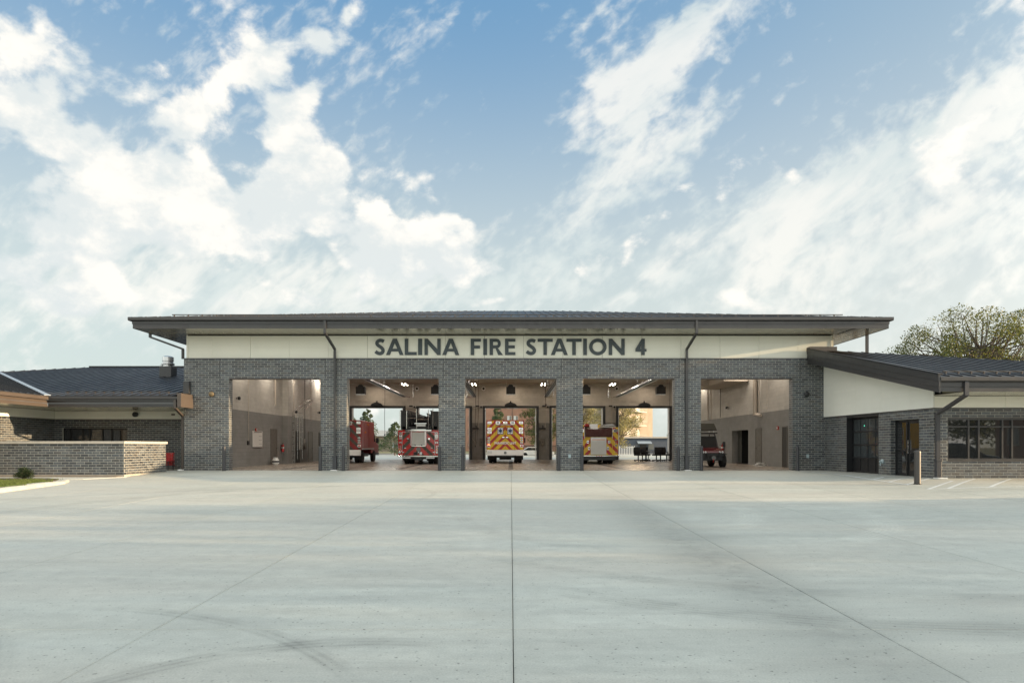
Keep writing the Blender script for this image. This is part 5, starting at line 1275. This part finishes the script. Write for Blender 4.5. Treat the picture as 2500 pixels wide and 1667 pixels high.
# cab
cb = MB().prism([(8.05,.5),(11.2,.5),(11.25,1.5),(11.1,2.75),(8.05,2.8)], 'x', -1.25,1.25).build('cab', M['red'], t, bevel=.05)
for s in (-1,1): MB().box(min(s*1.25,s*1.262), max(s*1.25,s*1.262), 9.9,10.9,1.6,2.4).build('side_window', M['glass'], cb)
MB().box(-1.2,1.2,9.5,9.8,2.81,2.95).build('light_bar', M['redlens'], cb)
# aerial
tt = MB().cyl((0,1.5,2.1),(0,1.5,2.45),.75,24).box(-1.05,1.05,.35,2.6,2.12,2.30).build('turntable', M['dark'], t)
for s in (-1, 1):
    for lvl, (xo, z0_, z1_) in enumerate(((.70,2.35,3.36),(.48,2.45,3.18),(.30,2.50,3.02))):
        lad = MB(); x = s*xo; y0_, y1_ = .45-.05*lvl, 10.4
        lad.box(x-.035, x+.035, y0_, y1_, z0_, z0_+.10).box(x-.03, x+.03, y0_, y1_, z1_-.06, z1_)
        k = 0; yy = y0_
        while yy < y1_-.5:
            lad.bar((x,yy,z0_+.1),(x,yy+.25,z1_-.05),.04,.04,(1,0,0)); lad.bar((x,yy+.5,z0_+.1),(x,yy+.25,z1_-.05),.04,.04,(1,0,0)); yy += .5
        lad.build('ladder_rail', M['dark'], t, fix=False)
rg = MB()
for i in range(30): rg.cyl((-.30,.6+i*.33,2.55),(.30,.6+i*.33,2.55),.02,6)
rg.build('rung', M['dark'], t, kind='stuff', fix=False)
MB().box(-1.10,-.62,.0,.85,2.15,3.32).build('basket', M['dark'], t, bevel=.02); MB().box(.78,1.22,.0,.85,2.15,3.28).build('basket', M['dark'], t, bevel=.02)
for pts in ([(-1.13,-.04,2.2),(-1.13,-.04,3.3),(-1.02,-.04,3.36)],[(-.73,-.06,2.2),(-.73,-.06,3.30)],[(-.12,-.06,2.2),(-.12,-.06,3.42)],[(.62,-.06,2.2),(.62,-.06,3.36)],[(.90,-.06,2.2),(.90,-.06,3.42)],[(-.73,-.06,2.85),(-.12,-.06,2.85)],[(-.12,-.06,2.78),(.62,-.06,2.78)],[(-.75,-.06,3.40),(-.12,-.06,3.42)],[(1.0,-.06,2.4),(1.12,.2,3.1)]):
    MB().tube(pts, .022, 8).build('hand_rail', M['chrome'], t)
MB().box(-.14,.46,-.12,.2,2.32,2.48).build('control_box', M['alu'], t, bevel=.02); MB().box(-.24,.5,-.1,.1,2.5,2.54).build('control_shelf', M['chrome'], t)
MB().box(-1.0,1.15,.0,.4,2.14,2.34).build('basket_floor', M['dark'], t)
# ---- pumper engine
t = thing('fire_engine', 'fire engine with yellow and red chevrons, silver shutter and maroon hose bed cover', 'fire truck', (5.44, 10.4, .012))
b = MB().box(-1.24,1.24,.06,7,.56,2.02).build('body', M['yellow'], t)
for s in (-1, 1):
    a0_, a1_ = sorted((s*.86, s*1.24)); c = MB().box(a0_, a1_, 0, .06, .56, 2.29).build('rear_column', M['yellow'], t)
    a0_, a1_ = sorted((s*.475, s*.858)); MB().box(a0_, a1_, .03, .06, .56, 1.64).build('rear_panel', M['yellow'], t)
    MB().box(s*1.235-.012, s*1.235+.012, -.02,.06,.56,2.30).box(s*.865-.012, s*.865+.012, -.02,.06,1.6,2.30).build('column_edge', M['alu'], t)
    light(t, s*1.05, 2.08, .26, .20, 'greylens'); light(t, s*1.08, 1.50, .14, .09, 'dark' if False else 'greylens'); light(t, s*1.08, 1.33, .14, .09, 'redlens', name='tail_light'); light(t, s*1.08, 1.16, .14, .10, 'greylens')
    light(t, s*.66, 1.38, .14, .17, 'greylens', y=.03); light(t, s*.58, .98, .14, .19, 'greylens', y=.03); light(t, s*1.08,.72,.16,.06,'amber')
    wheel(t, s*.98, 1.7, .52, .28); wheel(t, s*.66, 1.7, .52, .28); wheel(t, s*1.02, 7.2, .52, .34)
    MB().box(s*.82-.32, s*.82+.32, .9,.93,.2,.62).build('mud_flap', M['rubber'], t)
chevron(t, .58, 2.27, [(.88,1.22)], -.001, M['red2'], .60, .44, .02); chevron(t, .58, 1.62, [(.49,.85)], .029, M['red2'], .60, .44, .02)
sh_ = MB().box(-.45,.45,-.005,.03,.60,1.44).build('roller_shutter', M['shutter'], t)
for i in range(16): MB().box(-.44,.44,-.009,-.004,.62+i*.05,.662+i*.05).build('slat', M['shutter'], sh_)
MB().box(-.475,.475,-.02,.03,1.44,1.66).box(-.475,-.45,-.03,.03,.58,1.44).box(.45,.475,-.03,.03,.58,1.44).build('shutter_frame', M['alu'], t)
MB().box(-.42,.42,-.03,-.015,1.50,1.545).build('light_strip', M['amber'], t)
# hose bed cover, sagging cloth
cl = MB(); n = 14
for i in range(n+1):
    u = -1+2*i/n; top_ = 2.26-.12*(1-u*u)+.02*math.sin(i*2.1); 
    cl.v += [(u*.85, .02, top_), (u*.85, -.02+.02*math.sin(i*1.7), 1.95), (u*.84, -.035+.015*math.sin(i*2.7), 1.68+.02*abs(math.sin(i*1.3))), (u*.85, 3.5, top_+.12)]
for i in range(n):
    a = i*4; bq = a+4; cl.f += [(a, a+1, bq+1, bq), (a+1, a+2, bq+2, bq+1), (a+3, a, bq, bq+3)]
cl.build('hose_bed_cover', M['tarp'], t, smooth=True, fix=False)
for s in (-.82,.82): MB().cyl((s,-.03,1.9),(s,-.06,1.9),.05,10).build('cover_strap', M['dark'], t)
MB().box(-1.26,1.30,-.16,.05,.485,.55).build('rear_step', M['chrome'], t, bevel=.008)
for q in (-.13,.02,.17): MB().box(q-.03,q+.03,-.17,-.16,.49,.53).build('marker_light', M['redlens'], t)
MB().box(-1.1,1.1,.0,7,.26,.50).build('chassis', M['dark'], t)
for i in range(3): MB().bar((.1+.12*i,.5+.4*i,2.34+.06*i),(1.12,.8+.5*i,2.44+.05*i),.06,.05).build('pike_pole', M['alu'], t)
MB().box(.45,1.15,.6,4.5,2.30,2.36).box(.55,1.0,.4,3.5,2.42,2.47).build('stowed_ladder', M['alu'], t); MB().box(-.30,.22,2.0,3.6,2.20,2.55).build('deck_box', M['lens'], t, bevel=.02)
MB().lathe((-.62,1.2,2.42), [(.05,-.15),(.13,-.05),(.13,.12),(.05,.2)], 12, 'x').cyl((-.62,1.2,2.1),(-.62,1.2,2.4),.05,8).build('deck_monitor', M['dkred'], t)
MB().cyl((-1.1,.9,2.35),(-.4,.9,2.28),.035,8).build('suction_hose', M['dark'], t)
cb = MB().prism([(7.05,.5),(9.9,.5),(9.95,1.5),(9.8,2.6),(7.05,2.65)], 'x', -1.22,1.22).build('cab', M['yellow'], t, bevel=.05)
for s in (-1,1): MB().box(min(s*1.22,s*1.232), max(s*1.22,s*1.232), 8.5,9.5,1.5,2.3).build('side_window', M['glass'], cb)
# ---- utility vehicle, facing out
t = thing('utility_vehicle', 'dark red off-road utility vehicle with roof box facing out of the fifth bay', 'utility vehicle', (10.68, 4.75, .012))
for s in (-1, 1):
    for y_ in (.0, 2.05): wheel(t, s*.66, y_, .33, .27, 'dark')
    MB().tube([(s*.62,.62,1.02),(s*.60,1.02,1.62),(s*.58,1.2,1.80),(s*.58,2.1,1.82),(s*.62,2.3,1.0)], .03, 8).build('roll_cage', M['dark'], t)
    MB().prism([(-.40,.72),(.42,.72),(.42,.62),(.30,.70),(.0,.76),(-.28,.68)], 'x', min(s*.50,s*.80), max(s*.50,s*.80)).build('fender', M['dark'], t, bevel=.01)
    for q in (-.075,.06): MB().lathe((s*.45+q,-.50,.80), [(.045,.02),(.06,-.01),(.05,-.03)], 14, 'y').build('headlight', M['lens'], t)
    MB().tube([(s*.70,.62,1.15),(s*.86,.5,1.18)], .015, 6).box(s*.90-.065,s*.90+.065,.46,.52,1.08,1.36).build('mirror', M['dark'], t, bevel=.02)
    MB().tube([(s*.30,-.1,.40),(s*.62,.0,.34)], .03, 8).tube([(s*.25,.1,.52),(s*.6,.0,.40)], .025, 8).build('suspension_arm', M['dark'], t)
    MB().cyl((s*.35,.0,.72),(s*.55,.0,.36),.045,10).build('shock_absorber', M['dark'], t)
    MB().tube([(s*.25,-.62,.38),(s*.38,-.62,.72),(s*.30,-.60,.78)], .022, 8).build('bumper_bar', M['dark'], t)
    MB().box(min(s*.5,s*.78), max(s*.5,s*.78), .5,1.9,.35,.50).build('sill', M['dark'], t)
hd = MB().prism([(-.48,.74),(-.44,.88),(.0,.98),(.62,1.05),(.62,.72)], 'x', -.62,.62).build('hood', M['utvred'], t, bevel=.03)
MB().box(-.60,.60,-.50,-.44,.58,.74).build('grille', M['dark'], t, bevel=.02); MB().box(-.52,.52,-.46,.6,.36,.60).build('nose', M['dark'], t, bevel=.02)
ws = MB().prism([(.62,1.05),(1.0,1.66),(1.02,1.65),(.64,1.04)], 'x', -.58,.58).build('windscreen', M['glass'], t)
MB().box(-.68,.68,.92,2.3,1.80,1.86).build('roof', M['dark'], t, bevel=.02)
MB().box(-.66,.66,.6,2.9,.50,.60).box(-.70,.70,2.2,3.0,.60,.98).build('bed', M['utvred'], t, bevel=.02)
MB().cyl((-.13,-.60,.47),(.13,-.60,.47),.06,12).build('winch_drum', M['dark'], t); MB().lathe((0,-.64,.50), [(.11,0),(.11,-.03),(.07,-.03)], 16, 'y').build('winch_plate', M['greylens'], t)
MB().tube([(0,-.66,.46),(-.02,-.68,.36),(-.04,-.67,.27)], .015, 6).build('winch_hook', M['redlens'], t); MB().box(-.4,.4,-.64,-.60,.40,.45).build('bumper_bar', M['dark'], t)
MB().box(-.55,-.05,1.3,1.5,.9,1.45).box(.08,.55,1.3,1.5,.9,1.45).build('seat', M['fabric'], t, bevel=.04); MB().lathe((.3,.95,1.15), [(.16,0),(.18,.02),(.16,.03)], 16, 'y').build('steering_wheel', M['dark'], t)
MB().prism([(-.78,1.98),(.72,1.98),(.56,2.38),(-.78,2.38)], 'y', 1.1, 2.2).build('roof_box', M['brownstripe'], t, bevel=.03)
for s in (-.5,.3,.55): MB().cyl((s,1.2,1.86),(s,1.2,1.99),.018,6).build('rack_post', M['alu'], t)
MB().lathe((-.42,1.1,2.17), [(.10,0),(.10,-.01)], 14, 'y').build('badge', M['amber'], t)
# ---- office chairs round a table
def chair(x, y, rz, lab):
    t = thing('office_chair', lab, 'office chair', (x, y, .012), rz, 'black office chairs round the table in the fifth bay')
    MB().box(-.26,.26,-.25,.25,.42,.53).build('seat', M['fabric'], t, bevel=.03)
    m_ = MB(); n = 6
    for i in range(n+1):
        z = .50+i*.092; w = .265-.03*abs(i-3)/3; yb = .22+.05*math.sin(i/n*3.1)
        m_.v += [(-w,yb,z),(w,yb,z),(w,yb+.04,z),(-w,yb+.04,z)]
    for i in range(n):
        a = i*4
        for j in range(4): m_.f.append((a+j, a+(j+1)%4, a+4+(j+1)%4, a+4+j))
    m_.f += [(0,1,2,3),(n*4+3,n*4+2,n*4+1,n*4)]
    m_.build('backrest', M['fabric'], t, smooth=False); MB().bar((0,.2,.5),(0,.26,.68),.05,.02).build('back_bracket', M['dark'], t)
    MB().cyl((0,0,.10),(0,0,.47),.045,10).build('gas_column', M['dark'], t)
    for s in (-1,1): MB().tube([(s*.24,.1,.5),(s*.29,.08,.68),(s*.29,-.15,.70)], .018, 6).build('armrest', M['dark'], t)
    for k in range(5):
        a = 2*math.pi*k/5; l = MB().bar((0,0,.11),(math.cos(a)*.34, math.sin(a)*.34,.075),.065,.06).build('leg', M['dark'], t)
        MB().cyl((math.cos(a)*.30-.02, math.sin(a)*.30,.03),(math.cos(a)*.30+.02, math.sin(a)*.30,.03),.045,8).build('caster', M['dark'], l)
for x, y, rz, lab in ((9.42,18.4,2.6,'leftmost black mesh office chair turned away from the table in the fifth bay'),(10.05,18.75,2.2,'small black office chair squeezed between the two leftmost chairs'),(9.88,19.2,1.5,'second black office chair seen side-on left of the table'),(10.45,20.6,.2,'black office chair behind the table beyond the empty tabletop'),
                      (10.75,18.35,3.3,'widest black office chair in front of the table, back to the doors'),(11.18,18.9,3.8,'black office chair right of the one in front of the table'),(11.75,19.4,4.4,'rightmost black office chair beside the pier and door track')):
    chair(x, y, rz, lab)
t = thing('round_table', 'round grey meeting table among the black office chairs in the fifth bay', 'table', (10.4,19.5,.012))
MB().cyl((0,0,.71),(0,0,.74),.62,32).build('tabletop', M['doorgrey'], t, bevel=.006); MB().cyl((0,0,.04),(0,0,.71),.045,12).build('column', M['steel'], t); MB().lathe((0,0,0), [(.34,0),(.33,.02),(.06,.05)], 24).build('base', M['steel'], t)
# ---- parked car at the right of the apron, seen in the window glass
t = thing('parked_car', 'dark parked saloon car standing right of the apron, mirrored in the ribbon window', 'car', (20.5, -15.6, gh(20.5,-15.6)), R(0))
body = MB().prism([(-2.3,.32),(2.3,.32),(2.36,.62),(2.25,.80),(1.35,.92),(.55,1.40),(.2,1.46),(-.8,1.46),(-1.2,1.40),(-1.85,1.02),(-2.28,.96),(-2.34,.60)], 'y', -.88,.88).build('body', M['carpaint'], t, bevel=.06)
for s in (-1,1): MB().prism([(1.15,.96),(.52,1.34),(.18,1.40),(-.78,1.40),(-1.15,1.33),(-1.5,1.02)], 'y', min(s*.88,s*.89), max(s*.88,s*.89)).build('side_window', M['glass'], body)
MB().prism([(1.30,.945),(.56,1.385),(.56,1.41),(1.34,.955)], 'y', -.75,.75).build('windscreen', M['glass'], body)
for wx in (-1.42,1.42):
    for s in (-1,1):
        o = MB().lathe((wx, s*.80,.33), [(.18,-.11),(.31,-.11),(.33,-.08),(.33,.08),(.31,.11),(.18,.11)], 24, 'y').build('wheel', M['tire'], t, smooth=True); MB().lathe((wx, s*.80,.33), [(.05,-.09),(.19,-.10),(.19,.10),(.05,.09)], 16, 'y').build('rim', M['alu'], o)
for s in (-1,1): MB().box(2.22,2.34,s*.62-.14,s*.62+.14,.64,.76).build('headlight', M['lens'], t); MB().box(-2.34,-2.24,s*.62-.14,s*.62+.14,.72,.86).build('tail_light', M['redlens'], t)
# ================================================================ vegetation
def leaf_cloud(m_, c, rx, rz, n, size, rnd, flat=0.):
    for _ in range(n):
        while True:
            p = Vector((rnd.uniform(-1,1), rnd.uniform(-1,1), rnd.uniform(-1,1)))
            if p.length <= 1: break
        p = p*(p.length**-.35 if p.length > .05 else 1)
        if p.length > 1.05: p = p.normalized()*1.05
        q = Vector((c[0]+p.x*rx, c[1]+p.y*rx, c[2]+p.z*rz))
        a = Vector((rnd.gauss(0,1), rnd.gauss(0,1), rnd.gauss(0,.7))).normalized(); b = a.cross(Vector((rnd.gauss(0,1), rnd.gauss(0,1), rnd.gauss(0,1)))).normalized()
        s = size*rnd.uniform(.6,1.3); w = s*.55
        m_.add([q-a*s*.5, q+b*w*.5, q+a*s*.5, q-b*w*.5], [(0,1,2,3)])
def tree(name, label, x, y, h, r, base, clumps, per, size, mt, seed, shape='round', z0=0., group=None, crz=1.0, clr=(.14,.24)):
    rnd = random.Random(seed); t = thing(name, label, 'tree', (x, y, z0), 0, group)
    tk = MB(); tops = base+(h-base)*(.55 if shape == 'round' else .96); k = 5; pts = [(rnd.uniform(-.04,.04)*h*(i/k)*.6, rnd.uniform(-.04,.04)*h*(i/k)*.6, tops*i/k) for i in range(k+1)]
    r0 = h*.022; tk.tube(pts, r0, 8, rs=[r0*(1-.75*i/k) for i in range(k+1)])
    cr = MB(); cz = (base+h)/2
    for i in range(clumps):
        if shape == 'round':
            while True:
                p = Vector((rnd.uniform(-1,1), rnd.uniform(-1,1), rnd.uniform(-.9,1)))
                if .35 < p.length < .95: break
            c = (p.x*r*(1-.25*max(0,p.z)), p.y*r*(1-.25*max(0,p.z)), cz+p.z*(h-base)/2*.86); cl = r*rnd.uniform(clr[0], clr[1])*1.25
            st = pts[rnd.randint(2, k)]
            md = ((st[0]+c[0])*.5, (st[1]+c[1])*.5, (st[2]*.45+c[2]*.55)-.03*h)
            tk.tube([st, md, c], .02, 5, rs=[r0*.38, r0*.22, r0*.08])
            leaf_cloud(cr, c, cl, cl*.72*crz, per, size, rnd)
        else:
            f = i/clumps; z = base+(h-base)*f; rr = r*(1-f)**.8+.08*r; a = rnd.uniform(0, 6.28); q = rnd.uniform(.45,1)
            c = (math.cos(a)*rr*q, math.sin(a)*rr*q, z); tk.tube([(0,0,z+.1),c], .02, 4, rs=[r0*.2, r0*.05])
            leaf_cloud(cr, c, rr*.42, .10*h*(1-f)+.10, per, size, rnd)
    tk.build('trunk', M['bark'], t, smooth=True, fix=False)
    cr.build('crown', M[mt], t, fix=False); return t
tree('leafy_tree', 'large sunlit tree with airy olive crown rising behind the right wing roof', 41.8, 29, 14.3, 7.2, 4.2, 165, 185, .17, 'leaf', 3, clr=(.085,.135))
tree('leafy_tree', 'bare-topped small tree just showing over the right wing beside the post', 33.5, 34, 9.7, 1.8, 5, 12, 30, .16, 'leaf', 9)
tree('leafy_tree', 'edge of an olive tree at the far right beyond the wing', 51.0, 31, 12.6, 5.0, 4, 80, 260, .18, 'leaf', 5, clr=(.09,.14))
G = 'trees seen through the open bays'
tree('pine_tree', 'grey-green pine between the red ambulance and the ladder truck', -14.9, 55, 4.4, 2.1, .5, 70, 60, .20, 'needle', 11, 'cone', -.2, G)
tree('pine_tree', 'pointed pine rising above the red ambulance roof', -21.6, 70, 6.9, 2.2, .8, 60, 70, .24, 'needle', 12, 'cone', -.2, G)
tree('pine_tree', 'pine at the left edge of the second opening above the red ambulance', -25.0, 74, 6.3, 2.0, .8, 50, 70, .24, 'needle', 13, 'cone', -.2, G)
tree('pine_tree', 'blue-green conifer against the apartment bricks above the yellow ambulance', -1.8, 64, 7.2, 2.1, .8, 70, 70, .22, 'needle', 14, 'cone', -.2, G)
tree('leafy_tree', 'yellow-lit tree right of the yellow ambulance in the middle doorway', 3.6, 50, 8.2, 2.5, 1.0, 80, 90, .20, 'leaf', 15, 'round', -.2, G)
tree('leafy_tree', 'silvery green tree behind the fire engine, left of the office chairs', 11.9, 44, 8.0, 2.9, .7, 110, 100, .17, 'leaf_pale', 16, 'round', -.2, G)
tree('leafy_tree', 'silvery tree showing in the doorway above the fire engine hose bed', 8.4, 50, 8.0, 2.4, 1.0, 80, 90, .18, 'leaf_pale', 17, 'round', -.2, G)
tree('leafy_tree', 'dark green tree at the right side of the fifth rear doorway', 21.0, 52, 3.9, 1.7, .8, 40, 60, .16, 'leaf', 18, 'round', -.2, G)
for i, (x, y, h, r) in enumerate(((43,-19.5,8.0,3.2),(50,-22.5,10.5,4.2),(44,-26.5,10,4.2),(56,-30,12.5,5.0),(57,-66,12,6),(33,-63,9,5),(24,-70,8,4.5),(70,-72,12,6))):  # the first four are unseen trees added to shade the apron with gaps
    tree('street_tree', 'tree across the street, %s' % ('unseen, added to shade the apron, smallest, nearest the parked car','unseen, added to shade the apron, second along the kerb','unseen, added to shade the apron, third along the kerb','unseen, added to shade the apron, tall one beside the brick building','large one by the corner','low one beside the pole','lowest of the row','farthest of the row')[i], x, y, h, r, 1.2, 60, 62, .42, 'leaf', 30+i, 'round', gh(x, y)-.1, 'trees across the street')
t = thing('utility_pole', 'wooden utility pole with cross arm across the street, mirrored in the window', 'utility pole', (36,-52,gh(36,-52)-.1)); MB().cyl((0,0,0),(0,0,10),.16,10,.11).build('pole', M['bark'], t); MB().box(-1.2,1.2,-.06,.06,9,9.15).build('cross_arm', M['bark'], t)
# shrub
t = thing('shrub', 'small round dark green shrub in the planting bed before the low brick wall', 'shrub', (-17.0,-7.8,gh(-17,-7.8)+.11))
rnd = random.Random(4); cr = MB(); tk = MB()
for i in range(34):
    a = rnd.uniform(0, 6.28); q = rnd.uniform(0, .25); z = rnd.uniform(.08,.37-.3*q); c = (math.cos(a)*q*1.05, math.sin(a)*q, z); tk.tube([(0,0,0), c], .006, 4); leaf_cloud(cr, c, .11, .09, 150, .034, rnd)
cr.build('foliage', M['leaf_dark'], t, fix=False); tk.build('stem', M['bark'], t)
# ================================================================ beyond the station
def windows(parent, xs, zs, w, h, y, ny=-1, pane='blinds'):
    for x in xs:
        for z in zs:
            f = MB().box(x-w/2-.05, x+w/2+.05, y-.05, y+.02, z-.05, z+h+.05).build('window', M['concrete_b'], parent)
            MB().box(x-w/2, x-.03, y-.07, y-.05, z, z+h).build('pane', M['blinds'], f); MB().box(x+.03, x+w/2, y-.07, y-.05, z, z+h).build('pane', M['greylens'], f)
t = thing('apartment_block', 'brown brick apartment block in shade behind the yellow ambulance', 'apartment building', (0,134,-.2))
MB().box(-13,16.5,0,16,0,17).build('wall', M['aptbrick'], t); MB().box(-13.2,16.7,-.2,16.2,17,17.4).build('roof', M['concrete_b'], t)
windows(t, (-9.5,-7.9,-.35,1.25,6.3,7.9,12.4,14.0), (1.0,4.2,7.4,10.6,13.8), 1.0, 1.35, 0)
MB().box(-2.4,-2.34,-.03,0,0,17).box(.42,.48,-.03,0,0,17).build('brick_joint', M['jamb'], t)
t = thing('apartment_block', 'sunlit tan brick tower with small balconies behind the office chairs', 'apartment building', (29.6,118,-.2), R(38))
MB().box(-8.5,2.9,0,12,0,19).build('wall', M['aptbrick2'], t); MB().box(-8.7,3.1,-.2,12.2,19,19.4).build('roof', M['concrete_b'], t)
for i in range(6):
    z = 2.9+i*3.0; b = MB().box(-3.3,-.6,-1.3,0,z-.2,z).build('balcony', M['concrete_b'], t)
    MB().box(-3.3,-.6,-1.3,-1.27,z+.85,z+.9).box(-3.3,-3.27,-1.3,0,z+.85,z+.9).box(-.63,-.6,-1.3,0,z+.85,z+.9).build('railing', M['dark'], b)
    bl = MB()
    for k in range(19): bl.box(-3.3+k*.15,-3.27+k*.15,-1.29,-1.27,z,z+.86)
    bl.build('baluster', M['dark'], b, kind='stuff')
    MB().box(-2.9,-1.5,-.03,0,z,z+2.1).build('balcony_door', M['greylens'], t); MB().box(-5.6,-4.5,-.03,0,z+.7,z+2.0).build('window', M['greylens'], t)
t = thing('outbuilding', 'low blue-grey flat-roofed building with pale awning behind the office chairs', 'building', (26.5,84,-.2))
MB().box(-7.2,8,0,9,0,2.7).build('wall', M['slate_wall'], t); MB().box(-7.4,8.2,-.3,9.2,2.7,2.95).build('roof', M['concrete_b'], t)
MB().prism([(-1.3,1.75),(0,2.15),(0,2.22),(-1.3,1.82)], 'x', -4.9,-2.5).build('awning', M['awning'], t); MB().box(-4.4,-3.2,-.03,0,0,1.7).build('door', M['dark'], t); MB().box(-2.9,-2.0,-.04,0,.8,1.7).build('window', M['greylens'], t)
t = thing('low_building', 'low sandy building in full sun beyond the pine, between the two red trucks', 'building', (-25,120,-.2))
MB().box(-9,9,0,8,0,3.6).build('wall', M['aptbrick2'], t); MB().prism([(-.6,3.6),(8.6,3.6),(4,5.0)], 'x', -9.4,9.4).build('roof', M['concrete_b'], t); windows(t, (-5,-1,3,7), (1.0,), 1.3, 1.2, 0)
def picket(name, lab, x0, x1, y, h, mt, step):
    t = thing(name, lab, 'fence', (x0, y, -.2)); m_ = MB(); x = 0
    while x < x1-x0: MB().box(x, x+step*.35, 0, .03, 0, h).build('picket', M[mt], t); x += step
    MB().box(0, x1-x0, .03, .06, h*.85, h*.9).build('rail', M[mt], t); MB().box(0, x1-x0, .03, .06, .15, .22).build('rail', M[mt], t)
picket('picket_fence', 'black picket fence behind the right side of the yellow ambulance', 1.2, 6.5, 62, 1.5, 'dark', .16)
picket('picket_fence', 'white upright board fence below the silvery tree', 13.4, 16.6, 58.5, 1.35, 'white', .22)
t = thing('parked_car', 'white car roof just showing behind the right wheel of the yellow ambulance', 'car', (3.2, 54, -.3))
bd = MB().prism([(-2.2,.3),(2.2,.3),(2.25,.7),(1.3,.85),(.6,1.30),(-1.0,1.32),(-1.8,.9),(-2.25,.85)], 'y', -.85,.85).build('body', M['white'], t, bevel=.06)
MB().prism([(1.1,.9),(.55,1.24),(-.95,1.26),(-1.6,.93)], 'y', -.87,-.85).build('side_window', M['glass'], bd)
for wx in (-1.4,1.4):
    for s in (-.75,.75): MB().lathe((wx,s,.31), [(.15,-.1),(.31,-.1),(.31,.1),(.15,.1)], 16, 'y').build('wheel', M['tire'], t)
t = thing('barricade', 'orange and white striped barricade behind the left side of the yellow ambulance', 'barricade', (-3.2, 40, -.05))
for i in range(3):
    b = MB().box(-.6,.6,-.02,.02,.35+i*.35,.55+i*.35).build('board', M['white'], t)
    for k in range(5): MB().prism([(-.58+k*.24,.352+i*.35),(-.48+k*.24,.352+i*.35),(-.40+k*.24,.548+i*.35),(-.50+k*.24,.548+i*.35)], 'y', -.025,-.02).build('stripe', M['cone'], b)
for s in (-.5,.5): MB().bar((s,-.3,0),(s,0,1.3),.04,.04).bar((s,.3,0),(s,0,1.3),.04,.04).build('leg', M['white'], t)

t = thing('shading_building', 'plain two-storey brick building unseen at the right outside the frame, added to shade the apron', 'building', (52,-56,-1))  # unseen; added to keep low sun off the foreground, also for window reflections
MB().box(0,14,0,21,0,10.6).build('wall', M['aptbrick'], t); MB().box(-.2,14.2,-.2,21.2,10.6,11.0).build('roof', M['concrete_b'], t)
for i in range(5):
    for z in (2.2, 6.6):
        f = MB().box(-.06,.02,1.8+i*4,3.4+i*4,z,z+1.8).build('window', M['concrete_b'], t); MB().box(-.08,-.06,1.9+i*4,3.3+i*4,z+.1,z+1.7).build('pane', M['greylens'], f)
